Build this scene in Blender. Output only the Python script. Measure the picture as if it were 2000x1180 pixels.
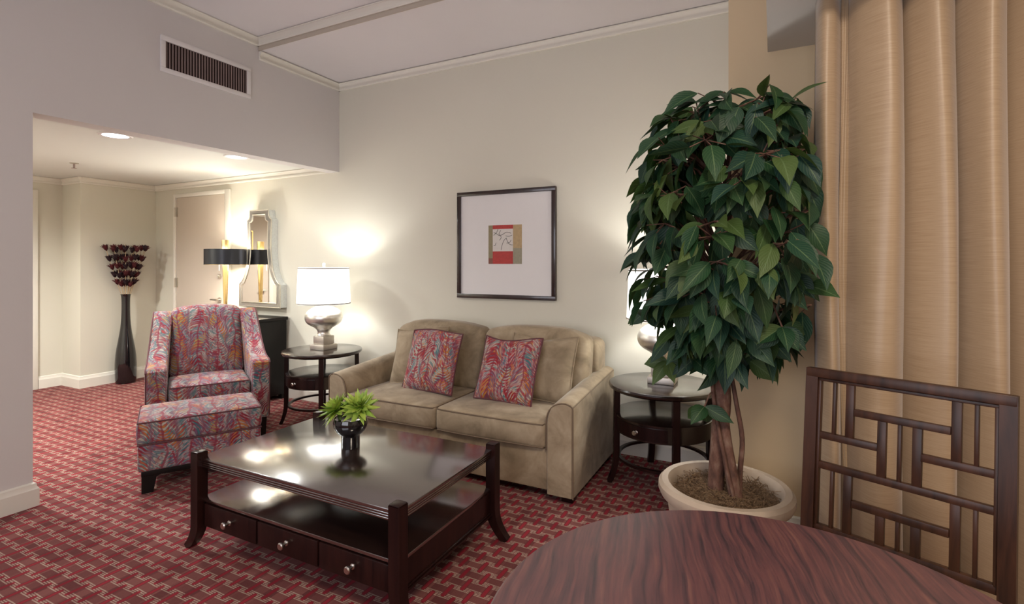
import bpy, bmesh, math, random
from mathutils import Vector, Matrix
PI = math.pi
random.seed(7)
for o in list(bpy.data.objects):
    bpy.data.objects.remove(o)
SC = bpy.context.scene
COL = SC.collection

# ------------------------------------------------------------------ camera
H = 1.38
cam = bpy.data.cameras.new('camera')
cam.sensor_width = 36.0
cam.lens = 36.0 * 1010 / 2000
cam.shift_y = -76.0 / 2000
cam.clip_start = 0.05
cam_o = bpy.data.objects.new('camera', cam)
cam_o.location = (0, 0, H)
cam_o.rotation_euler = (PI / 2, 0, math.radians(26.8))
COL.objects.link(cam_o)
SC.camera = cam_o
# ------------------------------------------------------------------ view, world, big lights
SC.view_settings.view_transform = 'Standard'
SC.view_settings.look = 'None'
SC.view_settings.exposure = 0.32
SC.view_settings.gamma = 1.0
SC.view_settings.use_curve_mapping = False
SC.cycles.use_denoising = True
W = bpy.data.worlds.new('world')
SC.world = W
W.use_nodes = True
W.node_tree.nodes['Background'].inputs[0].default_value = (0.75, 0.82, 1.0, 1)
W.node_tree.nodes['Background'].inputs[1].default_value = 0.6


def light(name, kind, loc, power, color, rot=(0, 0, 0), **kw):
    l = bpy.data.lights.new(name, kind)
    l.energy = power
    l.color = color
    for k, v in kw.items():
        setattr(l, k, v)
    o = bpy.data.objects.new(name, l)
    o.location = loc
    o.rotation_euler = rot
    COL.objects.link(o)
    return o


# added fill lights: cool behind the camera, warm above the dining corner, both unseen
light('camera_side_fill', 'AREA', (-1.3, -2.36, 1.75), 64, (0.93, 0.93, 1.0), rot=(PI / 2, 0, 0), shape='RECTANGLE', size=3.4, size_y=1.9)
light('dining_fill_light', 'AREA', (0.65, 0.15, 3.05), 62, (1.0, 0.85, 0.68), rot=(0, 0, 0), shape='DISK', size=0.9)


# ------------------------------------------------------------------ node helpers
class NT:
    def __init__(s, name):
        s.m = bpy.data.materials.new(name)
        s.m.use_nodes = True
        s.t = s.m.node_tree
        s.b = s.t.nodes['Principled BSDF']
        s.out = s.t.nodes['Material Output']

    def n(s, kind, **kw):
        x = s.t.nodes.new(kind)
        for k, v in kw.items():
            setattr(x, k, v)
        return x

    def link(s, a, b):
        s.t.links.new(a, b)

    def put(s, sock, v):
        if isinstance(v, bpy.types.NodeSocket):
            s.link(v, sock)
        else:
            sock.default_value = v

    def math(s, op, a, b=0.0, c=0.0):
        x = s.n('ShaderNodeMath', operation=op)
        s.put(x.inputs[0], a)
        s.put(x.inputs[1], b)
        s.put(x.inputs[2], c)
        return x.outputs[0]

    def mix(s, f, a, b, blend='MIX'):
        x = s.n('ShaderNodeMix', data_type='RGBA', blend_type=blend)
        s.put(x.inputs[0], f)
        s.put(x.inputs[6], a if isinstance(a, bpy.types.NodeSocket) else (*a, 1))
        s.put(x.inputs[7], b if isinstance(b, bpy.types.NodeSocket) else (*b, 1))
        return x.outputs[2]

    def ramp(s, f, stops, interp='LINEAR'):
        x = s.n('ShaderNodeValToRGB')
        x.color_ramp.interpolation = interp
        e = x.color_ramp.elements
        while len(e) < len(stops):
            e.new(0.5)
        for i, (p, c) in enumerate(stops):
            e[i].position = p
            e[i].color = (*c, 1)
        s.put(x.inputs[0], f)
        return x.outputs[0]

    def noise(s, vec, scale=5, detail=3, rough=0.5, dist=0.0):
        x = s.n('ShaderNodeTexNoise')
        if vec is not None:
            s.link(vec, x.inputs['Vector'])
        x.inputs['Scale'].default_value = scale
        x.inputs['Detail'].default_value = detail
        x.inputs['Roughness'].default_value = rough
        x.inputs['Distortion'].default_value = dist
        return x.outputs['Fac']

    def coord(s, which='Object', scale=None, rot=None):
        x = s.n('ShaderNodeTexCoord').outputs[which]
        if scale or rot:
            m = s.n('ShaderNodeMapping')
            s.link(x, m.inputs[0])
            if rot:
                m.inputs['Rotation'].default_value = rot
            if scale:
                m.inputs['Scale'].default_value = scale
            x = m.outputs[0]
        return x

    def xyz(s, v):
        x = s.n('ShaderNodeSeparateXYZ')
        s.link(v, x.inputs[0])
        return x.outputs

    def comb(s, x=0.0, y=0.0, z=0.0):
        c = s.n('ShaderNodeCombineXYZ')
        for i, v in enumerate((x, y, z)):
            s.put(c.inputs[i], v)
        return c.outputs[0]

    def bump(s, h, strength=0.3, dist=0.01):
        x = s.n('ShaderNodeBump')
        x.inputs['Strength'].default_value = strength
        x.inputs['Distance'].default_value = dist
        s.link(h, x.inputs['Height'])
        s.link(x.outputs[0], s.b.inputs['Normal'])

    def set(s, **kw):
        names = dict(color='Base Color', rough='Roughness', metal='Metallic', spec='Specular IOR Level', sheen='Sheen Weight',
                     coat='Coat Weight', coat_rough='Coat Roughness', emit='Emission Color', emit_s='Emission Strength',
                     trans='Transmission Weight', ior='IOR', subs='Subsurface Weight', sheen_rough='Sheen Roughness')
        for k, v in kw.items():
            i = s.b.inputs[names[k]]
            if isinstance(v, tuple) and len(v) == 3:
                v = (*v, 1)
            s.put(i, v)
        return s.m


def plain(name, color, rough=0.5, vary=0.08, scale=12, **kw):
    t = NT(name)
    f = t.noise(t.coord('Object'), scale, 4)
    c = t.mix(f, tuple(x * (1 - vary) for x in color), tuple(min(1, x * (1 + vary)) for x in color))
    return t.set(color=c, rough=rough, **kw)


def m_paint(name, color, bump=0.05):
    t = NT(name)
    v = t.coord('Object')
    f = t.noise(v, 1.2, 3)
    c = t.mix(f, tuple(x * 0.97 for x in color), tuple(min(1, x * 1.03) for x in color))
    t.bump(t.noise(v, 180, 2), bump, 0.002)
    return t.set(color=c, rough=0.72, spec=0.3)


def m_wood(name, dark, light_, rough=0.25, scale=(30, 30, 2.5), coat=0.35, rot=None):
    t = NT(name)
    v = t.coord('Object', scale, rot)
    f = t.noise(v, 1.0, 6, 0.6, 0.6)
    c = t.ramp(f, [(0.3, dark), (0.7, light_)])
    t.bump(f, 0.04, 0.002)
    return t.set(color=c, rough=rough, coat=coat, coat_rough=0.08)


def m_carpet():
    t = NT('woven red carpet')
    p = t.xyz(t.coord('Object'))
    a, b = 0.050, 0.070
    warp = t.noise(t.coord('Object'), 9, 2)
    X = t.math('ADD', t.math('DIVIDE', p[0], a), t.math('MULTIPLY', t.math('SUBTRACT', warp, 0.5), 0.10))
    Y = t.math('ADD', t.math('DIVIDE', t.math('SUBTRACT', p[1], 1.228), b), t.math('MULTIPLY', t.math('SUBTRACT', warp, 0.5), 0.12))
    ix, iy = t.math('FLOOR', X), t.math('FLOOR', Y)
    fx, fy = t.math('SUBTRACT', X, ix), t.math('SUBTRACT', Y, iy)
    par = t.math('PINGPONG', t.math('ADD', ix, iy), 1.0)
    wn = t.n('ShaderNodeTexWhiteNoise', noise_dimensions='2D')
    t.link(t.comb(ix, iy), wn.inputs['Vector'])
    rnd = wn.outputs['Value']
    dy = t.math('ABSOLUTE', t.math('SUBTRACT', fy, 0.5))      # 0 mid .. .5 border
    dx = t.math('ABSOLUTE', t.math('SUBTRACT', fx, 0.5))

    def band(v, c, w):
        return t.math('LESS_THAN', t.math('ABSOLUTE', t.math('SUBTRACT', v, c)), w)
    # each weft block is wider than its column and laps over the flanks of the red warp stripes
    over = t.math('MAXIMUM', par, t.math('GREATER_THAN', dy, 0.40))
    redm = t.math('MULTIPLY', over, t.math('LESS_THAN', dx, 0.17))
    flank = t.math('GREATER_THAN', dx, 0.25)
    weftm = t.math('MAXIMUM', t.math('SUBTRACT', 1.0, par), flank)
    lines = t.math('MULTIPLY', t.math('MAXIMUM', band(dy, 0.44, 0.035), band(dy, 0.32, 0.035)), t.math('LESS_THAN', t.math('MULTIPLY', t.math('ADD', dx, par), t.math('SUBTRACT', 1.0, t.math('MULTIPLY', par, 2.0))), 0.46))
    block = t.mix(rnd, (0.125, 0.033, 0.032), (0.235, 0.084, 0.074))
    weft = t.mix(t.math('MULTIPLY', lines, t.math('ADD', 0.5, t.math('MULTIPLY', rnd, 0.35))), block, (0.52, 0.40, 0.31))
    c = t.mix(weftm, (0.135, 0.030, 0.030), weft)
    c = t.mix(redm, c, t.mix(rnd, (0.22, 0.010, 0.022), (0.33, 0.025, 0.040)))
    fib = t.noise(t.coord('Object'), 420, 2)
    c = t.mix(t.math('MULTIPLY', fib, 0.55), c, t.mix(1.0, c, (0.45, 0.42, 0.42), 'MULTIPLY'))
    t.bump(t.math('ADD', fib, t.math('MULTIPLY', lines, 0.5)), 0.4, 0.004)
    return t.set(color=c, rough=0.95, spec=0.1, sheen=0.04)


def m_marbled(name, period=0.135, vivid=False):
    """combed marbled plumes in red, teal, cream, plum and orange"""
    t = NT(name)
    uv = t.coord('UV')
    wv = t.n('ShaderNodeTexNoise')
    t.link(uv, wv.inputs['Vector'])
    wv.inputs['Scale'].default_value = 6.0
    wv.inputs['Detail'].default_value = 2
    w = t.xyz(wv.outputs['Color'])
    p = t.xyz(uv)
    u = t.math('ADD', p[0], t.math('MULTIPLY', t.math('SUBTRACT', w[0], 0.5), 0.11))
    v = t.math('ADD', p[1], t.math('MULTIPLY', t.math('SUBTRACT', w[1], 0.5), 0.10))
    U = t.math('DIVIDE', u, period)
    iu = t.math('FLOOR', U)
    f = t.math('MULTIPLY', t.math('ABSOLUTE', t.math('SUBTRACT', t.math('SUBTRACT', U, iu), 0.5)), 2.0)   # 0 stem .. 1 edge
    par = t.math('PINGPONG', iu, 1.0)
    sgn = t.math('SUBTRACT', t.math('MULTIPLY', par, 2.0), 1.0)
    arc = t.math('POWER', f, 1.6)
    ph = t.math('ADD', t.math('MULTIPLY', v, 46.0), t.math('MULTIPLY', t.math('MULTIPLY', arc, 2.3), sgn))
    fine = t.noise(uv, 60, 3)
    ph = t.math('ADD', ph, t.math('MULTIPLY', fine, 0.45))
    st = t.math('ADD', t.math('MULTIPLY', t.math('SINE', t.math('MULTIPLY', ph, 2 * PI * 0.9)), 0.5), 0.5)
    # slow colour fields follow the plumes
    cv = t.comb(t.math('MULTIPLY', u, 6.0), t.math('ADD', t.math('MULTIPLY', v, 6.5), t.math('MULTIPLY', arc, 0.8)), t.math('MULTIPLY', iu, 2.7))
    n1 = t.math('ADD', t.math('MULTIPLY', t.math('SUBTRACT', t.noise(cv, 1.0, 2), 0.5), 1.5), 0.5)
    n2 = t.math('ADD', t.math('MULTIPLY', t.math('SUBTRACT', t.noise(t.comb(t.math('MULTIPLY', u, 7.0), t.math('MULTIPLY', v, 6.0), t.math('ADD', t.math('MULTIPLY', iu, 1.9), 31.0)), 1.0, 2), 0.5), 1.5), 0.5)
    if vivid:
        c1 = t.ramp(n1, [(0.24, (0.055, 0.15, 0.17)), (0.36, (0.34, 0.28, 0.27)), (0.44, (0.36, 0.025, 0.03)), (0.52, (0.15, 0.045, 0.08)), (0.58, (0.45, 0.15, 0.03)), (0.66, (0.40, 0.36, 0.31)), (0.76, (0.30, 0.03, 0.045))])
        c2 = t.ramp(n2, [(0.26, (0.28, 0.015, 0.02)), (0.37, (0.42, 0.36, 0.30)), (0.45, (0.10, 0.20, 0.20)), (0.51, (0.36, 0.03, 0.04)), (0.57, (0.44, 0.24, 0.22)), (0.65, (0.16, 0.09, 0.15)), (0.76, (0.42, 0.16, 0.03))])
    else:
        c1 = t.ramp(n1, [(0.24, (0.05, 0.13, 0.15)), (0.38, (0.34, 0.28, 0.27)), (0.445, (0.27, 0.025, 0.035)), (0.495, (0.23, 0.165, 0.20)), (0.55, (0.11, 0.19, 0.20)), (0.61, (0.30, 0.045, 0.06)), (0.70, (0.40, 0.14, 0.035))])
        c2 = t.ramp(n2, [(0.26, (0.20, 0.015, 0.03)), (0.38, (0.40, 0.36, 0.30)), (0.445, (0.07, 0.14, 0.145)), (0.50, (0.36, 0.27, 0.27)), (0.555, (0.22, 0.025, 0.04)), (0.62, (0.14, 0.08, 0.14)), (0.74, (0.33, 0.22, 0.08))])
    c = t.mix(t.ramp(st, [(0.35, (0, 0, 0)), (0.65, (1, 1, 1))]), c1, c2)
    out = t.ramp(t.math('ABSOLUTE', t.math('SUBTRACT', st, 0.5)), [(0.04, (1, 1, 1)), (0.26, (0, 0, 0))])
    c = t.mix(t.math('MULTIPLY', out, 0.55), c, (0.05, 0.018, 0.03))
    stem = t.math('LESS_THAN', f, 0.09)
    c = t.mix(t.math('MULTIPLY', stem, 0.75), c, (0.20, 0.025, 0.045))
    edge = t.ramp(f, [(0.82, (0, 0, 0)), (0.98, (1, 1, 1))])
    c = t.mix(t.math('MULTIPLY', edge, 0.65), c, (0.16, 0.05, 0.08))
    t.bump(t.noise(uv, 700, 2), 0.15, 0.002)
    return t.set(color=c, rough=0.8, sheen=0.12, spec=0.2)


def m_velvet():
    t = NT('taupe velvet')
    v = t.coord('Object')
    f = t.noise(v, 5, 4, 0.6, 0.5)
    g = t.noise(v, 55, 3)
    c = t.ramp(f, [(0.30, (0.195, 0.146, 0.092)), (0.52, (0.335, 0.260, 0.172)), (0.72, (0.45, 0.365, 0.255))])
    c = t.mix(t.math('MULTIPLY', g, 0.35), c, t.mix(1.0, c, (0.62, 0.60, 0.58), 'MULTIPLY'))
    t.bump(g, 0.1, 0.003)
    return t.set(color=c, rough=0.75, sheen=0.22, sheen_rough=0.4, spec=0.2)


def m_curtain():
    t = NT('slubbed gold drapery')
    p = t.xyz(t.coord('UV'))
    v = t.comb(t.math('MULTIPLY', p[0], 8.0), t.math('MULTIPLY', p[1], 330.0), 0.0)
    f = t.noise(v, 1.0, 4, 0.6)
    c = t.ramp(f, [(0.22, (0.30, 0.20, 0.115)), (0.5, (0.385, 0.272, 0.165)), (0.8, (0.44, 0.325, 0.21))])
    t.bump(f, 0.12, 0.002)
    return t.set(color=c, rough=0.42, sheen=0.3, spec=0.5)


def m_leaf():
    t = NT('silk leaf')
    r = t.n('ShaderNodeNewGeometry').outputs['Random Per Island']
    base = t.ramp(r, [(0.0, (0.008, 0.030, 0.018)), (0.3, (0.012, 0.050, 0.016)), (0.55, (0.010, 0.040, 0.032)), (0.8, (0.030, 0.070, 0.018)), (1.0, (0.075, 0.115, 0.030))])
    p = t.xyz(t.coord('UV'))
    d = t.math('ABSOLUTE', t.math('SUBTRACT', p[0], 0.5))
    mid = t.math('LESS_THAN', d, 0.03)
    side = t.math('PINGPONG', t.math('ADD', t.math('MULTIPLY', p[1], 9.0), t.math('MULTIPLY', d, -7.0)), 0.5)
    vein = t.math('MAXIMUM', mid, t.math('MULTIPLY', t.math('LESS_THAN', side, 0.06), 0.5))
    c = t.mix(t.math('MULTIPLY', vein, 0.55), base, (0.13, 0.20, 0.085))
    t.bump(side, 0.25, 0.004)
    m = t.set(color=c, rough=0.5, spec=0.35)
    tr = t.n('ShaderNodeBsdfTranslucent')
    t.link(t.mix(0.5, c, (0.12, 0.24, 0.03)), tr.inputs[0])
    mx = t.n('ShaderNodeMixShader')
    mx.inputs[0].default_value = 0.16
    t.link(t.b.outputs[0], mx.inputs[1])
    t.link(tr.outputs[0], mx.inputs[2])
    t.link(mx.outputs[0], t.out.inputs[0])
    return m


def m_bark():
    t = NT('mottled bark')
    v = t.coord('Object', (26, 26, 13))
    f = t.noise(v, 1, 5, 0.6)
    c = t.ramp(f, [(0.3, (0.045, 0.020, 0.014)), (0.52, (0.135, 0.062, 0.042)), (0.75, (0.24, 0.16, 0.115))])
    t.bump(f, 0.5, 0.01)
    return t.set(color=c, rough=0.8)


def m_moss():
    t = NT('dry moss')
    v = t.coord('Object')
    f = t.math('ADD', t.math('MULTIPLY', t.noise(v, 60, 6, 0.7, 1.5), 0.75), t.math('MULTIPLY', t.noise(v, 13, 3), 0.25))
    c = t.ramp(f, [(0.3, (0.07, 0.036, 0.018)), (0.5, (0.24, 0.145, 0.075)), (0.7, (0.42, 0.29, 0.17))])
    t.bump(f, 1.0, 0.02)
    return t.set(color=c, rough=0.95)


def m_table_top():
    t = NT('red mahogany veneer')
    v = t.coord('Object', None, (0, 0, math.radians(-13)))
    p = t.xyz(v)
    w = t.noise(v, 2.2, 2)
    s = t.comb(t.math('ADD', t.math('MULTIPLY', p[0], 95.0), t.math('MULTIPLY', w, 11.0)), t.math('MULTIPLY', p[1], 4.5), 0.0)
    f = t.noise(s, 0.8, 6, 0.66, 0.25)
    s2 = t.comb(t.math('MULTIPLY', p[0], 190.0), t.math('MULTIPLY', p[1], 9.0), 0.0)
    g = t.noise(s2, 1.0, 2)
    c = t.ramp(f, [(0.30, (0.016, 0.012, 0.018)), (0.43, (0.066, 0.030, 0.038)), (0.55, (0.115, 0.044, 0.048)), (0.74, (0.180, 0.080, 0.066))])
    c = t.mix(t.math('MULTIPLY', g, 0.45), c, t.mix(1.0, c, (0.45, 0.4, 0.4), 'MULTIPLY'))
    return t.set(color=c, rough=0.38, spec=0.7, coat=0.7, coat_rough=0.40)


def emissive(name, color, strength, base=(0.8, 0.8, 0.78)):
    t = NT(name)
    return t.set(color=base, rough=0.7, emit=color, emit_s=strength)


M = {}
M['wall'] = m_paint('cream wall paint', (0.62, 0.59, 0.50))
M['walll'] = m_paint('wall paint tinted with cool light', (0.61, 0.58, 0.565))  # left wall: the cool light falling on it is mixed into the colour
M['pierp'] = m_paint('wall paint tinted with warm light', (0.62, 0.48, 0.305))  # pier: the warm light on it is put into the paint colour
M['ceil'] = m_paint('ceiling paint', (0.69, 0.65, 0.66))
M['fascia'] = m_paint('step face paint with shade', (0.46, 0.40, 0.33))  # darker tone carries the shade on the ceiling step face
M['hceil'] = m_paint('hall ceiling paint', (0.64, 0.645, 0.61))
M['trim'] = m_paint('ivory trim paint', (0.70, 0.665, 0.59), 0.02)
M['soff'] = m_paint('white soffit paint', (0.62, 0.59, 0.555))
M['door'] = m_paint('beige door paint', (0.56, 0.485, 0.405), 0.02)
M['carpet'] = m_carpet()
M['marb'] = m_marbled('marbled plume fabric')
M['marbp'] = m_marbled('marbled plume fabric for cushions', 0.12, True)
M['velvet'] = m_velvet()
M['pipe'] = plain('dark taupe welt', (0.16, 0.11, 0.07), 0.8)
M['mpipe'] = plain('dark plum welt', (0.10, 0.03, 0.035), 0.8)
M['esp'] = m_wood('espresso stained wood', (0.008, 0.003, 0.003), (0.024, 0.0075, 0.006), 0.28, coat=0.0)
M['esp'].node_tree.nodes['Principled BSDF'].inputs['Specular IOR Level'].default_value = 0.28
M['esptop'] = m_wood('polished espresso wood', (0.012, 0.006, 0.005), (0.028, 0.012, 0.009), 0.19, (3, 30, 30), 1.0)
M['esptop'].node_tree.nodes['Principled BSDF'].inputs['Coat IOR'].default_value = 2.5
M['esptop'].node_tree.nodes['Principled BSDF'].inputs['Coat Roughness'].default_value = 0.15
M['esptop'].node_tree.nodes['Principled BSDF'].inputs['IOR'].default_value = 2.0
M['espst'] = m_wood('side table espresso wood', (0.010, 0.005, 0.004), (0.024, 0.011, 0.008), 0.22, (3, 30, 30), 0.4)
M['brown'] = m_wood('walnut brown chair wood', (0.014, 0.006, 0.004), (0.060, 0.023, 0.012), 0.38, coat=0.0)
M['brown'].node_tree.nodes['Principled BSDF'].inputs['Specular IOR Level'].default_value = 0.32
M['table'] = m_table_top()
M['black'] = plain('black gloss ceramic', (0.006, 0.005, 0.006), 0.06, 0.1, coat=0.5)
M['blackw'] = m_wood('black stained wood', (0.006, 0.005, 0.005), (0.010, 0.008, 0.007), 0.35, coat=0.0)
M['blackw'].node_tree.nodes['Principled BSDF'].inputs['Specular IOR Level'].default_value = 0.2
M['nickel'] = plain('satin nickel', (0.62, 0.58, 0.53), 0.28, metal=1.0)
M['silver'] = plain('silver leaf', (0.80, 0.77, 0.71), 0.33, 0.10, 9, metal=0.92)
M['silverb'] = plain('brushed silver leaf plinth', (0.56, 0.51, 0.45), 0.45, 0.15, 20, metal=0.8)
M['gold'] = plain('brass gold', (0.78, 0.55, 0.24), 0.25, 0.05, metal=1.0)
M['bead'] = plain('champagne silver bead', (0.66, 0.62, 0.54), 0.3, 0.1, 40, metal=0.9)
M['mirror'] = NT('mirror glass').set(color=(0.86, 0.84, 0.80), rough=0.02, metal=1.0)
M['bevelm'] = NT('bevelled mirror glass').set(color=(0.36, 0.34, 0.31), rough=0.22, metal=0.7)
M['mosaic'] = plain('silver mirror mosaic', (0.66, 0.68, 0.67), 0.25, 0.2, 60, metal=0.45)
M['shade'] = emissive('lit white lamp shade', (1.0, 0.97, 0.92), 1.35)
M['shadet'] = plain('shade trim', (0.30, 0.27, 0.22), 0.7)
M['bshade'] = plain('black satin lamp shade', (0.008, 0.009, 0.014), 0.32, spec=0.5)
M['bshadein'] = emissive('lit inside of black shade', (1.0, 0.82, 0.5), 2.2)
M['lens'] = emissive('downlight lens', (0.93, 0.97, 1.0), 5.0)
M['white'] = plain('white enamel', (0.72, 0.69, 0.68), 0.45, 0.03)
M['dark'] = plain('duct interior', (0.035, 0.02, 0.018), 0.9)
M['fin'] = plain('register louver', (0.30, 0.22, 0.20), 0.5)
M['leaf'] = m_leaf()
M['bark'] = m_bark()
M['moss'] = m_moss()
M['pot'] = plain('weathered cream ceramic', (0.43, 0.345, 0.265), 0.6, 0.25, 9)
M['curt'] = m_curtain()
M['mat'] = plain('white mat board', (0.70, 0.675, 0.67), 0.55, 0.02)
M['frame'] = m_wood('dark picture frame wood', (0.012, 0.006, 0.005), (0.035, 0.015, 0.012), 0.3)
M['artred'] = plain('red paint', (0.40, 0.035, 0.03), 0.6, 0.3, 60)
M['arttan'] = plain('ochre paint', (0.42, 0.30, 0.155), 0.6, 0.25, 50)
M['artolv'] = plain('olive paint', (0.25, 0.21, 0.12), 0.6, 0.25, 50)
M['artgry'] = plain('grey green paint', (0.28, 0.255, 0.18), 0.6, 0.25, 50)
M['artbrn'] = plain('rust paint', (0.20, 0.075, 0.05), 0.6, 0.25, 50)
M['artwht'] = plain('pale paint', (0.62, 0.58, 0.54), 0.6, 0.05, 50)
M['ink'] = plain('ink', (0.03, 0.03, 0.03), 0.6)
M['petal'] = plain('burgundy dried petal', (0.085, 0.010, 0.014), 0.7, 0.5, 30)
M['petald'] = plain('near black dried petal', (0.022, 0.007, 0.012), 0.7, 0.4, 30)
M['straw'] = plain('straw stem', (0.45, 0.33, 0.20), 0.8)
M['succ'] = None
t_ = NT('succulent leaf')
r_ = t_.n('ShaderNodeNewGeometry').outputs['Random Per Island']
pv_ = t_.xyz(t_.coord('UV'))
c_ = t_.mix(r_, (0.13, 0.34, 0.018), (0.42, 0.56, 0.07))
c_ = t_.mix(t_.math('MULTIPLY', pv_[1], 0.5), c_, (0.50, 0.58, 0.16))
M['succ'] = t_.set(color=c_, rough=0.45, spec=0.4)
M['acryl'] = NT('clear acrylic').set(color=(0.95, 0.95, 0.95), rough=0.03, trans=1.0, ior=1.45)
M['paper'] = plain('printed paper', (0.50, 0.44, 0.36), 0.7, 0.05, 30)
M['glass'] = NT('picture glass').set(color=(1, 1, 1), rough=0.02, trans=1.0, ior=1.03)


# ------------------------------------------------------------------ mesh helpers
def box_uv(bm):
    uv = bm.loops.layers.uv.get('UVMap') or bm.loops.layers.uv.new('UVMap')
    for f in bm.faces:
        n = f.normal
        a = max(range(3), key=lambda i: abs(n[i]))
        for l in f.loops:
            c = l.vert.co
            l[uv].uv = (c.y, c.z) if a == 0 else ((c.x, c.z) if a == 1 else (c.x, c.y))


def link(name, bm, mat, parent=None, smooth=35, uv=True, recalc=True):
    if recalc:
        bmesh.ops.recalc_face_normals(bm, faces=bm.faces)
    bm.normal_update()
    if uv:
        box_uv(bm)
    me = bpy.data.meshes.new(name)
    bm.to_mesh(me)
    bm.free()
    for m in (mat if isinstance(mat, (list, tuple)) else [mat]):
        me.materials.append(m)
    if smooth:
        me.polygons.foreach_set('use_smooth', [True] * len(me.polygons))
        me.set_sharp_from_angle(angle=math.radians(smooth))
    o = bpy.data.objects.new(name, me)
    COL.objects.link(o)
    if parent is not None:
        o.parent = parent
    return o


def tag(o, label, cat, group=None, kind=None):
    o['label'] = label
    o['category'] = cat
    if group:
        o['group'] = group
    if kind:
        o['kind'] = kind
    return o


def thing(name, label, cat, loc=(0, 0, 0), rotz=0.0, group=None):
    o = bpy.data.objects.new(name, None)
    o.empty_display_size = 0.1
    o.location = loc
    o.rotation_euler = (0, 0, rotz)
    COL.objects.link(o)
    return tag(o, label, cat, group)


def struct(name, bm, mat, parent=None, smooth=35):
    o = link(name, bm, mat, parent, smooth)
    if parent is None:
        o['kind'] = 'structure'
    return o


def copy_tree(root, loc, rotz, label):
    r = root.copy()
    COL.objects.link(r)
    r.location = loc
    r.rotation_euler = (0, 0, rotz)
    r['label'] = label
    for ch in list(root.children):
        c = ch.copy()
        COL.objects.link(c)
        c.parent = r
        for g in list(ch.children):
            d = g.copy()
            COL.objects.link(d)
            d.parent = c
    return r


def NB():
    return bmesh.new()


def box(bm, x0, x1, y0, y1, z0, z1, bev=0.0, seg=2):
    vs = [bm.verts.new((x, y, z)) for x in (x0, x1) for y in (y0, y1) for z in (z0, z1)]
    fs = [bm.faces.new([vs[i] for i in q]) for q in ((0, 1, 3, 2), (4, 6, 7, 5), (0, 4, 5, 1), (2, 3, 7, 6), (0, 2, 6, 4), (1, 5, 7, 3))]
    bmesh.ops.recalc_face_normals(bm, faces=fs)
    if bev:
        es = list({e for f in fs for e in f.edges})
        bmesh.ops.bevel(bm, geom=es, offset=bev, segments=seg, affect='EDGES', profile=0.5)


def boxm(bm, mtx, sx, sy, sz, bev=0.0):
    t = NB()
    box(t, -sx / 2, sx / 2, -sy / 2, sy / 2, -sz / 2, sz / 2, bev)
    merge(bm, t, mtx)


def merge(bm, t, mtx=None):
    if mtx is not None:
        bmesh.ops.transform(t, matrix=mtx, verts=t.verts)
    me = bpy.data.meshes.new('tmp')
    t.to_mesh(me)
    t.free()
    bm.from_mesh(me)
    bpy.data.meshes.remove(me)


def lathe(bm, prof, n=40, c=(0, 0), cap_lo=True, cap_hi=True):
    rings = []
    for r, z in prof:
        rings.append([bm.verts.new((c[0] + r * math.cos(2 * PI * i / n), c[1] + r * math.sin(2 * PI * i / n), z)) for i in range(n)])
    for a, b in zip(rings, rings[1:]):
        for i in range(n):
            bm.faces.new((a[i], a[(i + 1) % n], b[(i + 1) % n], b[i]))
    if cap_lo:
        bm.faces.new(rings[0][::-1])
    if cap_hi:
        bm.faces.new(rings[-1])


def tube(bm, pts, r, n=8, closed=False, flat=1.0):
    pts = [Vector(p) for p in pts]
    rs = r if isinstance(r, (list, tuple)) else [r] * len(pts)
    rings = []
    up = None
    N = len(pts)
    for i, p in enumerate(pts):
        if closed:
            d = (pts[(i + 1) % N] - pts[i - 1]).normalized()
        else:
            d = (pts[min(i + 1, N - 1)] - pts[max(i - 1, 0)]).normalized()
        if up is None:
            up = Vector((0, 0, 1)) if abs(d.z) < 0.9 else Vector((1, 0, 0))
        s = d.cross(up).normalized()
        up = s.cross(d).normalized()
        rings.append([bm.verts.new(p + rs[i] * (math.cos(2 * PI * k / n) * s + flat * math.sin(2 * PI * k / n) * up)) for k in range(n)])
    for i in range(N if closed else N - 1):
        a, b = rings[i], rings[(i + 1) % N]
        for k in range(n):
            bm.faces.new((a[k], a[(k + 1) % n], b[(k + 1) % n], b[k]))
    if not closed:
        bm.faces.new(rings[0][::-1])
        bm.faces.new(rings[-1])


def prism(bm, poly, axis, a0, a1, bev=0.0, seg=2):
    """extrude a 2D polygon along axis ('x': poly=(y,z); 'y': poly=(x,z); 'z': poly=(x,y))"""
    def P(p, a):
        return (a, p[0], p[1]) if axis == 'x' else ((p[0], a, p[1]) if axis == 'y' else (p[0], p[1], a))
    A = [bm.verts.new(P(p, a0)) for p in poly]
    B = [bm.verts.new(P(p, a1)) for p in poly]
    fs = [bm.faces.new(A), bm.faces.new(B[::-1])]
    n = len(poly)
    for i in range(n):
        fs.append(bm.faces.new((A[i], B[i], B[(i + 1) % n], A[(i + 1) % n])))
    bmesh.ops.recalc_face_normals(bm, faces=fs)
    if bev:
        es = list(fs[0].edges) + list(fs[1].edges)
        bmesh.ops.bevel(bm, geom=es, offset=bev, segments=seg, affect='EDGES', profile=0.5)


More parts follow.
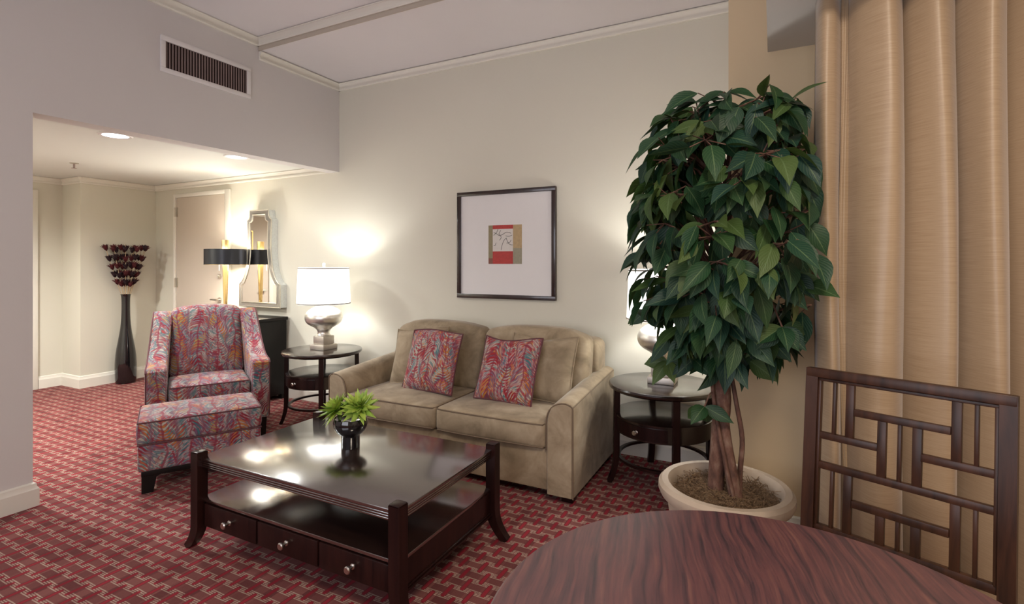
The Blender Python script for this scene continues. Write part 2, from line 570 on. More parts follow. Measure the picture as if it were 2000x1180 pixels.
def sweep_rect(bm, pts, w, t, wdir):
    """rectangular bar following pts; w along wdir (fixed), t across"""
    pts = [Vector(p) for p in pts]
    wd = Vector(wdir).normalized()
    rings = []
    N = len(pts)
    for i, p in enumerate(pts):
        ww = w[i] if isinstance(w, (list, tuple)) else w
        tt = t[i] if isinstance(t, (list, tuple)) else t
        d = (pts[min(i + 1, N - 1)] - pts[max(i - 1, 0)]).normalized()
        s = d.cross(wd).normalized()
        rings.append([bm.verts.new(p + wd * a * ww / 2 + s * b * tt / 2) for a, b in ((-1, -1), (1, -1), (1, 1), (-1, 1))])
    for a, b in zip(rings, rings[1:]):
        for k in range(4):
            bm.faces.new((a[k], a[(k + 1) % 4], b[(k + 1) % 4], b[k]))
    bm.faces.new(rings[0][::-1])
    bm.faces.new(rings[-1])


def axis_pts(h, r, k=3, m=8):
    a = [-h + r * (1 - math.cos(PI / 2 * i / k)) for i in range(k + 1)]
    inner = [(-h + r) + (2 * h - 2 * r) * i / m for i in range(1, m)]
    return a + inner + [-x for x in reversed(a)]


def soft_box(bm, sx, sy, sz, r=0.03, c=(0, 0, 0), warp=None, m=8):
    """rounded upholstered block; warp(x,y,z in -1..1, co) shifts each vertex"""
    hx, hy, hz = sx / 2, sy / 2, sz / 2
    r = min(r, hx * 0.99, hy * 0.99, hz * 0.99)
    A = [axis_pts(h, r, 3, m if h > 0.08 else 3) for h in (hx, hy, hz)]
    idx = {}

    def V(i, j, k):
        key = (i, j, k)
        if key not in idx:
            p = Vector((A[0][i], A[1][j], A[2][k]))
            q = Vector((max(-hx + r, min(hx - r, p.x)), max(-hy + r, min(hy - r, p.y)), max(-hz + r, min(hz - r, p.z))))
            d = p - q
            if d.length > 1e-9:
                # the cube's corner region is mapped on a sphere of radius r
                p = q + d.normalized() * (r * min(1.0, max(abs(d.x), abs(d.y), abs(d.z)) / r))
            if warp:
                p = warp(p.x / hx, p.y / hy, p.z / hz, p)
            idx[key] = bm.verts.new((p.x + c[0], p.y + c[1], p.z + c[2]))
        return idx[key]
    nx, ny, nz = len(A[0]) - 1, len(A[1]) - 1, len(A[2]) - 1
    for i in range(nx):
        for j in range(ny):
            bm.faces.new((V(i, j, 0), V(i, j + 1, 0), V(i + 1, j + 1, 0), V(i + 1, j, 0)))
            bm.faces.new((V(i, j, nz), V(i + 1, j, nz), V(i + 1, j + 1, nz), V(i, j + 1, nz)))
    for i in range(nx):
        for k in range(nz):
            bm.faces.new((V(i, 0, k), V(i + 1, 0, k), V(i + 1, 0, k + 1), V(i, 0, k + 1)))
            bm.faces.new((V(i, ny, k), V(i, ny, k + 1), V(i + 1, ny, k + 1), V(i + 1, ny, k)))
    for j in range(ny):
        for k in range(nz):
            bm.faces.new((V(0, j, k), V(0, j, k + 1), V(0, j + 1, k + 1), V(0, j + 1, k)))
            bm.faces.new((V(nx, j, k), V(nx, j + 1, k), V(nx, j + 1, k + 1), V(nx, j, k + 1)))


def pillow_mesh(w, h, t, n=18, seed=0):
    """knife-edge throw pillow standing in the xz plane, front -y, base edge at z=0"""
    rnd = random.Random(seed)
    bm = NB()
    ph = [rnd.uniform(0, 6) for _ in range(4)]
    sides = []
    for s in (-1, 1):
        g = []
        for i in range(n + 1):
            row = []
            for j in range(n + 1):
                u, v = -1 + 2 * i / n, -1 + 2 * j / n
                e = max(0.0, (1 - u ** 4)) ** 0.62 * max(0.0, (1 - v ** 4)) ** 0.62
                wr = 0.035 * math.sin(5 * u + ph[0]) * math.sin(4 * v + ph[1]) + 0.03 * math.sin(9 * u * v + ph[2])
                y = s * t / 2 * e * (1 + wr * 2)
                x = u * w / 2 * (1 - 0.045 * (1 - v * v)) * (1 - 0.0 * v)
                z = h / 2 + v * h / 2 * (1 - 0.05 * (1 - u * u))
                if v > 0:
                    z -= 0.018 * v * math.cos(u * 2.2 + ph[3])
                row.append((x, y, z))
            g.append(row)
        sides.append(g)
    V = {}
    for s in (0, 1):
        for i in range(n + 1):
            for j in range(n + 1):
                edge = i in (0, n) or j in (0, n)
                k = (0 if edge else s, i, j)
                if k not in V:
                    V[k] = bm.verts.new(sides[s][i][j])

    def gv(s, i, j):
        edge = i in (0, n) or j in (0, n)
        return V[(0 if edge else s, i, j)]
    for i in range(n):
        for j in range(n):
            for s in (0, 1):
                q = [gv(s, i, j), gv(s, i + 1, j), gv(s, i + 1, j + 1), gv(s, i, j + 1)]
                try:
                    bm.faces.new(q if s == 0 else q[::-1])
                except ValueError:
                    pass
    loop = [sides[0][i][0] for i in range(n)] + [sides[0][n][j] for j in range(n)] + [sides[0][n - i][n] for i in range(n)] + [sides[0][0][n - j] for j in range(n)]
    return bm, loop


def arc(c, r, a0, a1, n):
    return [(c[0] + r * math.cos(a0 + (a1 - a0) * i / n), c[1] + r * math.sin(a0 + (a1 - a0) * i / n)) for i in range(n + 1)]


def catmull(pts, sub=6):
    P = [Vector(p) for p in pts]
    P = [P[0] * 2 - P[1]] + P + [P[-1] * 2 - P[-2]]
    out = []
    for i in range(1, len(P) - 2):
        a, b, c, d = P[i - 1], P[i], P[i + 1], P[i + 2]
        for k in range(sub):
            t = k / sub
            out.append(0.5 * ((2 * b) + (c - a) * t + (2 * a - 5 * b + 4 * c - d) * t * t + (3 * b - a - 3 * c + d) * t ** 3))
    out.append(P[-2])
    return out


# ------------------------------------------------------------------ setting
XL, YB = -3.755, 3.72          # left wall plane, sofa wall plane
ZN, ZF = 3.215, 3.115          # two ceiling levels
HB, HC = 2.262, 2.33           # header underside, hall ceiling
XR, YF = 2.6, -2.45

b = NB(); box(b, -8.2, 2.8, -2.7, 3.95, -0.12, 0.0); struct('floor', b, M['carpet'], smooth=0)
b = NB(); box(b, -8.2, 2.8, YB, YB + 0.15, 0, 3.45); struct('wall_back', b, M['wall'], smooth=0)
b = NB()
poly = [(YF, 0), (1.395, 0), (1.395, HB - 0.026), (YB, HB), (YB, 3.45), (YF, 3.45)]
prism(b, poly, 'x', XL - 0.14, XL)
struct('wall_left', b, M['walll'], smooth=0)
b = NB(); box(b, XR, XR + 0.15, -2.6, YB, 0, 3.45); struct('wall_right', b, M['wall'], smooth=0)
b = NB()
for q in ((XL, -3.1, 0, 3.45), (0.5, XR, 0, 3.45), (-3.1, 0.5, 0, 0.75), (-3.1, 0.5, 2.75, 3.45)):
    box(b, q[0], q[1], YF - 0.15, YF, q[2], q[3])
struct('wall_front', b, M['wall'], smooth=0)
b = NB(); box(b, -3.1, 0.5, YF - 0.09, YF - 0.08, 0.75, 2.75)
w1 = struct('window_1', b, M['acryl'], smooth=0)  # unseen window added behind the camera, where the cool fill stands
b = NB()
for x in (-3.08, -1.3, 0.48):
    box(b, x - 0.03, x + 0.03, YF - 0.11, YF - 0.03, 0.75, 2.75)
for z in (0.78, 2.72):
    box(b, -3.1, 0.5, YF - 0.11, YF - 0.03, z - 0.03, z + 0.03)
link('window_frame', b, M['trim'], w1)
b = NB()
box(b, XL - 0.14, XR, YF - 0.15, 2.842, ZN, ZN + 0.2)
box(b, XL - 0.14, XR, 2.842, YB, ZF, ZN + 0.2)
struct('ceiling', b, M['ceil'], smooth=0)
# pier, window wall and the dropped soffit over the window
b = NB(); box(b, -0.207, XR, 2.9, YB, 0, 3.3); struct('wall_pier', b, M['pierp'], smooth=0)
b = NB(); box(b, 0.235, XR, 2.47, 2.9, 0, 2.44); struct('wall_window', b, M['soff'], smooth=0)
b = NB(); box(b, -0.025, XR, 2.12, 2.9, 2.44, 3.3); struct('ceiling_soffit', b, M['soff'], smooth=0)
# entry hall
b = NB()
prism(b, [(-6.81, YB + 0.1), (-6.81, 2.94), (-7.2, 2.94), (-7.2, 0.7), (-7.5, 0.7), (-7.5, YB + 0.1)], 'z', 0, 2.6)
struct('wall_entry', b, M['wall'], smooth=0)
b = NB(); box(b, -7.4, XL - 0.14, 0.55, 0.7, 0, 2.6); struct('wall_hall', b, M['wall'], smooth=0)
b = NB(); box(b, -7.5, XL - 0.14, 0.5, YB, HC, HC + 0.1); struct('ceiling_hall', b, M['hceil'], smooth=0)

CROWN = [(0, 0), (0.016, 0), (0.020, 0.005), (0.020, 0.016), (0.012, 0.019), (0.014, 0.030), (0.028, 0.054), (0.034, 0.058), (0.034, 0.064), (0.026, 0.070), (0, 0.070)]


def crown(name, p0, p1, nrm, z, s=1.0, mat='trim'):
    bm = NB()
    A, B, n = Vector((*p0, 0)), Vector((*p1, 0)), Vector((*nrm, 0))
    ra = [bm.verts.new(A + n * d * s + Vector((0, 0, z + h * s))) for d, h in CROWN]
    rb = [bm.verts.new(B + n * d * s + Vector((0, 0, z + h * s))) for d, h in CROWN]
    for i in range(len(CROWN)):
        j = (i + 1) % len(CROWN)
        bm.faces.new((ra[i], rb[i], rb[j], ra[j]))
    bm.faces.new(ra); bm.faces.new(rb[::-1])
    struct(name, bm, M[mat], smooth=25)


crown('trim_1', (XL, YF), (XL, 2.842), (1, 0), ZN - 0.068)
crown('trim_2', (XL, 2.842), (XL, YB), (1, 0), ZF - 0.072)
crown('trim_3', (XL, YB), (-0.207, YB), (0, -1), ZF - 0.072)
crown('trim_4', (XL, 2.842), (XR, 2.842), (0, -1), ZN - 0.068)
b = NB(); box(b, XL, XR, 2.836, 2.8425, ZF - 0.001, ZN - 0.068); struct('step_face_shade', b, M['fascia'], smooth=0)  # strip over the ceiling step face, with its shade painted in
crown('trim_5', (-6.81, YB), (XL - 0.14, YB), (0, -1), HC - 0.068)
crown('trim_6', (-6.81, YB), (-6.81, 2.94), (1, 0), HC - 0.068)
crown('trim_7', (-7.2, 2.94), (-6.79, 2.94), (0, -1), HC - 0.068)
crown('trim_8', (-7.2, 2.94), (-7.2, 0.7), (1, 0), HC - 0.068)

BB = [(0, 0), (0.022, 0), (0.022, 0.098), (0.014, 0.112), (0.012, 0.128), (0, 0.135)]


def baseboard(name, path, mat='trim'):
    """path runs with the room on its right-hand side; corners are mitred"""
    P = [Vector(p) for p in path]
    N = [Vector(((q - p).y, -(q - p).x)).normalized() for p, q in zip(P, P[1:])]
    bm = NB()
    rings = []
    for i, p in enumerate(P):
        if i == 0 or i == len(P) - 1:
            o = N[0] if i == 0 else N[-1]
        else:
            o = (N[i - 1] + N[i]) / (1 + N[i - 1].dot(N[i]))
        rings.append([bm.verts.new((p.x + o.x * d, p.y + o.y * d, h)) for d, h in BB])
    n = len(BB)
    for A, B in zip(rings, rings[1:]):
        for k in range(n):
            bm.faces.new((A[k], B[k], B[(k + 1) % n], A[(k + 1) % n]))
    bm.faces.new(rings[0]); bm.faces.new(rings[-1][::-1])
    struct(name, bm, M[mat], smooth=25)


baseboard('baseboard_left', [(XL, YF), (XL, 1.395), (XL - 0.14, 1.395)])
baseboard('baseboard_back', [(-5.36, YB), (-0.207, YB)])
baseboard('baseboard_hall', [(-6.788, YB), (-6.41, YB)])
baseboard('baseboard_entry', [(-7.2, 2.715), (-7.2, 2.94), (-6.81, 2.94), (-6.81, YB)])
baseboard('baseboard_pier', [(-0.207, 2.9), (0.235, 2.9)])


def lever(parent, loc, out, along, names=('lever_handle',)):
    """round rose with a lever; out = away from the door, along = lever direction"""
    o, a = Vector(out), Vector(along)
    bm = NB()
    p = Vector(loc)
    tube(bm, [p, p + o * 0.012], 0.028, 20)
    tube(bm, [p + o * 0.01, p + o * 0.05], 0.011, 10)
    tube(bm, [p + o * 0.05 - a * 0.012, p + o * 0.052 + a * 0.05, p + o * 0.046 + a * 0.105], [0.011, 0.010, 0.008], 10)
    link('lever_handle', bm, M['nickel'], parent)


# hall door on the sofa wall
b = NB(); box(b, -6.362, -5.45, YB - 0.012, YB + 0.02, 0.01, 2.155, 0.003)
d1 = struct('door_1', b, M['door'])
b = NB()
box(b, -6.405, -6.364, YB - 0.03, YB, 0, 2.20, 0.004)
box(b, -5.448, -5.365, YB - 0.03, YB, 0, 2.20, 0.004)
box(b, -6.364, -5.448, YB - 0.03, YB, 2.157, 2.20, 0.004)
link('door_frame', b, M['trim'], d1)
for z in (0.28, 1.147, 1.987):
    b = NB(); tube(b, [(-6.363, YB - 0.036, z - 0.055), (-6.363, YB - 0.036, z + 0.055)], 0.008, 10)
    box(b, -6.358, -6.335, YB - 0.018, YB - 0.01, z - 0.055, z + 0.055)
    link('hinge', b, M['bead'], d1)
lever(d1, (-5.545, YB - 0.012, 0.969), (0, -1, 0), (-1, 0, 0))
b = NB(); tube(b, [(-5.545, YB - 0.012, 1.23), (-5.545, YB - 0.03, 1.23)], 0.026, 20); box(b, -5.55, -5.54, YB - 0.045, YB - 0.03, 1.212, 1.248, 0.003)
link('deadbolt', b, M['nickel'], d1)
# entrance door round the corner, seen in the mirror
b = NB(); box(b, -7.22, -7.188, 1.66, 2.62, 0.01, 2.10, 0.003)
d2 = struct('door_2', b, M['door'])
b = NB()
box(b, -7.2, -7.17, 1.58, 1.658, 0, 2.18, 0.004); box(b, -7.2, -7.17, 2.622, 2.71, 0, 2.18, 0.004); box(b, -7.2, -7.17, 1.658, 2.622, 2.102, 2.18, 0.004)
link('door_frame', b, M['trim'], d2)
lever(d2, (-7.188, 1.735, 0.95), (1, 0, 0), (0, 1, 0))
for z in (0.28, 1.10, 1.88):
    b = NB(); tube(b, [(-7.178, 2.622, z - 0.05), (-7.178, 2.622, z + 0.05)], 0.008, 8); link('hinge', b, M['nickel'], d2)
t = thing('door_notice', 'small framed notice on the entrance door, seen in the mirror', 'notice', (-7.187, 2.06, 1.58))
b = NB()
for y0, y1, z0, z1 in ((-0.12, -0.105, 0, 0.30), (0.105, 0.12, 0, 0.30), (-0.105, 0.105, 0, 0.015), (-0.105, 0.105, 0.285, 0.30)):
    box(b, 0, 0.012, y0, y1, z0, z1)
link('frame', b, M['gold'], t)
b = NB(); box(b, 0, 0.005, -0.105, 0.105, 0.015, 0.285); link('paper', b, M['paper'], t)

# air register high on the left wall
t = thing('air_vent', 'white rectangular air vent with dark vertical louvers high on the left wall', 'vent', (XL, 2.42, 2.70))
b = NB()
y0, y1, z0, z1 = -0.343, 0.342, -0.002, 0.25
for q in ((y0, y1, z0, z0 + 0.032), (y0, y1, z1 - 0.036, z1), (y0, y0 + 0.032, z0 + 0.032, z1 - 0.036), (y1 - 0.036, y1, z0 + 0.032, z1 - 0.036)):
    box(b, 0, 0.014, *q, 0.003)
link('frame', b, M['white'], t)
b = NB(); box(b, 0.0005, 0.002, y0 + 0.03, y1 - 0.034, z0 + 0.03, z1 - 0.034); link('duct_opening', b, M['dark'], t)
b = NB()
n = 30
for i in range(n):
    y = y0 + 0.04 + (y1 - y0 - 0.08) * i / (n - 1)
    boxm(b, Matrix.Translation((0.007, y, (z0 + z1) / 2 - 0.002)) @ Matrix.Rotation(math.radians(12), 4, 'Z'), 0.0085, 0.0024, z1 - z0 - 0.07)
link('louver', b, M['fin'], t, smooth=0)


# downlights and sprinkler in the hall ceiling
def downlight(x, y, label):
    t = thing('recessed_light', label, 'ceiling light', (x, y, HC), group='recessed lights in the hall ceiling')
    b = NB()
    lathe(b, [(0.082, 0.0), (0.108, 0.0), (0.108, -0.004), (0.100, -0.009), (0.082, -0.006)], 40, cap_lo=False, cap_hi=False)
    link('trim_ring', b, M['white'], t)
    b = NB(); lathe(b, [(0.083, -0.001), (0.083, -0.004)], 40); link('lens', b, M['lens'], t)
    return t


downlight(-4.36, 2.10, 'round lit recessed ceiling light nearer the left end of the hall header')
downlight(-4.269, 3.01, 'round lit recessed ceiling light nearer the sofa wall')
downlight(-5.75, 1.30, 'unseen recessed ceiling light added over the entrance, beyond the left wall')  # unseen light added to brighten the far end of the hall
for x, y, pw in ((-4.36, 2.10, 130), (-4.269, 3.01, 26), (-5.75, 1.30, 400)):
    light('downlight_lamp', 'SPOT', (x, y, HC - 0.02), pw, (0.97, 0.985, 0.96), rot=(0, 0, 0), spot_size=math.radians(165), spot_blend=0.8, shadow_soft_size=0.11)
t = thing('sprinkler_head', 'small metal fire sprinkler hanging from the hall ceiling', 'sprinkler', (-5.93, 2.51, HC))
b = NB(); lathe(b, [(0.035, 0), (0.035, -0.004), (0.012, -0.008)], 20); link('escutcheon', b, M['bead'], t)
b = NB(); tube(b, [(0, 0, -0.005), (0, 0, -0.045)], 0.008, 10); lathe(b, [(0.004, -0.045), (0.022, -0.047), (0.022, -0.050)], 16); link('deflector', b, M['fin'], t)


# ------------------------------------------------------------------ sofa
def build_sofa():
    x0, x1, yf, yb = -2.89, -1.01, 2.76, 3.64
    cx = (x0 + x1) / 2
    t = thing('loveseat_sofa', 'taupe velvet two-seat sofa with flared arms against the sofa wall', 'sofa', (cx, yf, 0))
    hw = (x1 - x0) / 2
    D = yb - yf
    aw = 0.165
    # base
    b = NB(); box(b, -hw + aw - 0.01, hw - aw + 0.01, 0.02, D - 0.05, 0.055, 0.30, 0.012)
    link('base', b, M['velvet'], t)
    # arms: flat outside, top rolls down to the inside, rising towards the back
    for s in (-1, 1):
        prof = [(0.0, 0.045), (0.0, 0.553), (0.004, 0.564), (0.016, 0.573), (0.045, 0.582)]
        prof += [(0.045 + 0.120 * math.sin(a) ** 0.9, 0.462 + 0.120 * math.cos(a) ** 0.9) for a in [PI / 2 * i / 8 for i in range(1, 9)]]
        prof += [(aw, 0.30), (aw, 0.045)]
        b = NB()
        rings = []
        ys = [0.0, 0.012, 0.03, 0.15, 0.3, 0.45, 0.6, 0.75, D - 0.04]
        for i, y in enumerate(ys):
            sh = 0.010 if i == 0 else (0.003 if i == 1 else 0.0)
            rise = 0.062 * (y / 0.8) ** 0.9
            ring = []
            for (px, pz) in prof:
                qx = px + (sh if px < 0.02 else (-sh if px > aw - 0.02 else 0))
                qz = pz + (rise if pz > 0.29 else 0) - (sh if pz > 0.3 else 0)
                ring.append(b.verts.new((s * (hw - qx), y, qz)))
            rings.append(ring)
        n = len(prof)
        for A, B in zip(rings, rings[1:]):
            for k in range(n):
                b.faces.new((A[k], A[(k + 1) % n], B[(k + 1) % n], B[k]))
        b.faces.new(rings[0]); b.faces.new(rings[-1][::-1])
        a = link('arm', b, M['velvet'], t, 30)
        b = NB(); tube(b, [(s * (hw - px * 0.985 - 0.001), 0.004, pz - 0.004) for px, pz in prof[:-1]], 0.0045, 6)
        link('piping', b, M['pipe'], a)
        b = NB(); tube(b, [(s * (hw - 0.003), y, 0.556 + 0.062 * (y / 0.8) ** 0.9) for y in ys], 0.004, 6)
        link('piping', b, M['pipe'], a)
    # back frame
    b = NB()
    xl, xr = -hw + 0.09, hw - 0.068
    prof = [(xl, 0.06), (xl, 0.79)] + [(xl + 0.07 * (1 - math.cos(a)), 0.79 + 0.06 * math.sin(a)) for a in (0.4, 0.8, 1.2, 1.57)]
    prof += [(-0.45, 0.885), (0.012, 0.85), (0.45, 0.885)]
    prof += [(xr - 0.07 * (1 - math.cos(a)), 0.79 + 0.06 * math.sin(a)) for a in (1.57, 1.2, 0.8, 0.4)] + [(xr, 0.79), (xr, 0.06)]
    prism(b, prof, 'y', D - 0.20, D, 0.025, 3)
    link('back_frame', b, M['velvet'], t)
    # seat cushions
    sw = (2 * hw - 2 * aw) / 2 - 0.004
    for k, s in enumerate((-1, 1)):
        c = NB()
        ccx = s * (sw / 2 + 0.002)

        def warp(x, y, z, p):
            q = p.copy()
            if z > 0:
                q.z += 0.020 * (1 - x * x) * (1 - y * y) * z
            q.y -= 0.016 * (1 - x ** 4) * (1 if y < -0.7 else 0) * (1 - z * z * 0.5)
            return q
        soft_box(c, sw, 0.60, 0.15, 0.026, (ccx, 0.295, 0.375), warp)
        cu = link('seat_cushion', c, M['velvet'], t, 50)
        for z in (0.441, 0.309):
            c = NB()
            tube(c, [(ccx - sw / 2 + 0.006, 0.55, z), (ccx - sw / 2 + 0.006, 0.03, z)] + [(ccx + sw / 2 * u * 0.985, -0.003 - 0.012 * (1 - u ** 4), z) for u in [-0.97 + 1.94 * i / 12 for i in range(13)]] + [(ccx + sw / 2 - 0.006, 0.03, z), (ccx + sw / 2 - 0.006, 0.55, z)], 0.0045, 6)
            link('piping', c, M['pipe'], cu)
    # back cushions with crowned tops
    bw = 0.812
    for s in (-1, 1):
        c = NB()
        ccx = s * (bw / 2 + 0.002) + 0.028

        def warp(x, y, z, p):
            q = p.copy()
            out = x * s
            if z > 0:
                q.z += (0.030 - 0.040 * abs(x - 0.05 * s) ** 2.6 - (0.03 * max(0, out - 0.6) / 0.4)) * z
            q.y -= 0.035 * (1 - x * x) * (1 - z * z) * (1 if y < 0 else 0)
            q.y += 0.075 * (z + 1) / 2
            return q
        soft_box(c, bw, 0.17, 0.46, 0.055, (ccx, 0.585, 0.67), warp)
        cu = link('back_cushion', c, M['velvet'], t, 50)
    for sx in (-1, 1):
        for y in (0.04, D - 0.12):
            b = NB(); box(b, sx * (hw - 0.05) - 0.035, sx * (hw - 0.05) + 0.035, y, y + 0.07, 0, 0.056, 0.004)
            link('foot', b, M['esp'], t)
    return t


build_sofa()


def throw_pillow(name, label, cat, mat, pmat, loc, w, h, th, lean, yaw, roll, seed, group):
    bm, loop = pillow_mesh(w, h, th, seed=seed)
    mt = Matrix.Rotation(yaw, 4, 'Z') @ Matrix.Rotation(-lean, 4, 'X') @ Matrix.Rotation(roll, 4, 'Y')
    o = thing(name, label, cat, loc, 0, group)
    uv = bm.loops.layers.uv.new('UVMap')
    for f in bm.faces:
        for l in f.loops:
            l[uv].uv = (l.vert.co.x + seed * 0.37, l.vert.co.z + seed * 0.21)
    bmesh.ops.transform(bm, matrix=mt, verts=bm.verts)
    link('pillow_cover', bm, mat, o, 60, uv=False)
    bm = NB(); tube(bm, [mt @ Vector(p) for p in loop], 0.006, 6, closed=True)
    link('piping', bm, pmat, o)
    return o


G = 'throw pillows on the sofa'
throw_pillow('throw_pillow', 'plain taupe pillow at the left end of the sofa behind the marbled pillow', 'pillow', M['velvet'], M['velvet'], (-2.415, 3.15, 0.462), 0.47, 0.43, 0.13, math.radians(17), 0, math.radians(-2), 1, G)
throw_pillow('throw_pillow', 'plain taupe pillow at the right end of the sofa behind the marbled pillow', 'pillow', M['velvet'], M['velvet'], (-1.415, 3.15, 0.462), 0.48, 0.435, 0.13, math.radians(17), 0, math.radians(2), 2, G)
throw_pillow('throw_pillow', 'red marbled pillow leaning on the left sofa seat', 'pillow', M['marbp'], M['mpipe'], (-2.205, 3.005, 0.462), 0.465, 0.445, 0.13, math.radians(20), math.radians(-6), math.radians(-2), 3, G)
throw_pillow('throw_pillow', 'red marbled pillow leaning on the right sofa seat', 'pillow', M['marbp'], M['mpipe'], (-1.595, 3.0, 0.462), 0.435, 0.435, 0.13, math.radians(20), math.radians(-2), math.radians(2), 4, G)


# ------------------------------------------------------------------ armchair and ottoman
def build_armchair():
    t = thing('armchair', 'armchair upholstered in red marbled plume fabric facing the coffee table', 'armchair', (-3.785, 2.458, 0), math.radians(60))
    hw, D, aw = 0.41, 0.80, 0.135
    side = catmull([(0.0, 0.595, 0), (0.03, 0.618, 0), (0.12, 0.622, 0), (0.24, 0.645, 0), (0.36, 0.73, 0), (0.46, 0.86, 0), (0.53, 0.95, 0), (0.60, 0.985, 0), (0.68, 0.975, 0)], 4)
    prof = [(0.0, 0.16)] + [(p.x, p.y) for p in side] + [(0.74, 0.90), (0.76, 0.5), (0.74, 0.16)]
    for s in (-1, 1):
        b = NB()
        # a little taper: the wing leans inwards at the top
        prism(b, prof, 'x', s * (hw - aw), s * hw, 0.022, 3)
        for v in b.verts:
            if v.co.z > 0.62:
                v.co.x -= s * 0.035 * (v.co.z - 0.62) / 0.37
        a = link('arm', b, M['marb'], t, 40)
        b = NB()
        tube(b, [(s * (hw - 0.004 - 0.035 * max(0, q[1] - 0.62) / 0.37), q[0], q[1] - 0.006) for q in prof[1:-3]], 0.005, 6)
        tube(b, [(s * (hw - 0.006), 0.006, 0.17), (s * (hw - 0.006), 0.004, 0.595)], 0.005, 6)
        link('piping', b, M['mpipe'], a)
    b = NB(); soft_box(b, 2 * (hw - aw) + 0.02, 0.66, 0.16, 0.012, (0, 0.36, 0.24)); link('base', b, M['marb'], t, 50)
    # seat cushion
    b = NB()

    def warp(x, y, z, p):
        q = p.copy()
        if z > 0:
            q.z += 0.022 * (1 - x * x) * (1 - y * y) * z
        return q
    soft_box(b, 2 * (hw - aw) - 0.006, 0.52, 0.145, 0.03, (0, 0.272, 0.398), warp)
    c = link('seat_cushion', b, M['marb'], t, 50)
    b = NB()
    tube(b, [((hw - aw - 0.012) * u, 0.016, 0.463) for u in (-1, -0.5, 0, 0.5, 1)], 0.005, 6)
    link('piping', b, M['mpipe'], c)
    # back cushion with crowned top
    b = NB()

    def warp2(x, y, z, p):
        q = p.copy()
        if z > 0:
            q.z += 0.028 * (1 - abs(x) ** 2.2) * z
        q.y -= 0.03 * (1 - x * x) * (1 - z * z) * (1 if y < 0 else 0)
        q.y += 0.10 * (z + 1) / 2
        q.x *= 1.0 - 0.06 * (z + 1) / 2
        return q
    soft_box(b, 2 * (hw - aw) - 0.004, 0.17, 0.55, 0.05, (0, 0.52, 0.725), warp2)
    link('backrest', b, M['marb'], t, 50)
    b = NB(); prism(b, [(0.60, 0.16), (0.62, 0.97), (0.74, 0.96), (0.76, 0.5), (0.74, 0.16)], 'x', -(hw - aw), hw - aw, 0.01); link('back_panel', b, M['marb'], t)
    for sx in (-1, 1):
        for y in (0.05, 0.68):
            b = NB()
            sweep_rect(b, [(sx * (hw - 0.05), y, 0.165), (sx * (hw - 0.05), y + (0.02 if y > 0.4 else 0), 0)], [0.055, 0.04], [0.055, 0.04], (1, 0, 0))
            link('leg', b, M['blackw'], t)
    return t


build_armchair()


def build_ottoman():
    t = thing('ottoman', 'ottoman in red marbled plume fabric in front of the matching armchair', 'ottoman', (-3.19, 2.018, 0), math.radians(60.5))
    w, D = 0.67, 0.46
    b = NB()

    def warp(x, y, z, p):
        q = p.copy()
        if z > 0:
            q.z += 0.018 * (1 - x * x) * (1 - y * y) * z
        return q
    soft_box(b, w + 0.01, D + 0.01, 0.145, 0.034, (0, D / 2, 0.365), warp)
    c = link('cushion', b, M['marb'], t, 50)
    for z in (0.428, 0.296):
        b = NB()
        k = w / 2 - 0.002
        tube(b, [(-k, 0.002, z), (k, 0.002, z), (k, D - 0.002, z), (-k, D - 0.002, z)], 0.005, 6, closed=True)
        link('piping', b, M['mpipe'], c)
    b = NB(); soft_box(b, w - 0.004, D - 0.004, 0.165, 0.02, (0, D / 2, 0.215)); link('body', b, M['marb'], t, 50)
    # black base with bracket feet
    b = NB(); box(b, -w / 2 + 0.02, w / 2 - 0.02, 0.02, D - 0.02, 0.10, 0.136, 0.003); link('base', b, M['blackw'], t)
    for sx in (-1, 1):
        for sy in (0, 1):
            b = NB()
            y = 0.022 if sy == 0 else D - 0.022
            x = sx * (w / 2 - 0.022)
            dx, dy = -sx, (1 if sy == 0 else -1)
            prism(b, [(x, 0.0), (x + dx * 0.058, 0.0), (x + dx * 0.075, 0.09), (x + dx * 0.10, 0.104), (x, 0.104)], 'y', y, y + dy * 0.055)
            link('leg', b, M['blackw'], t, 0)
    return t


build_ottoman()


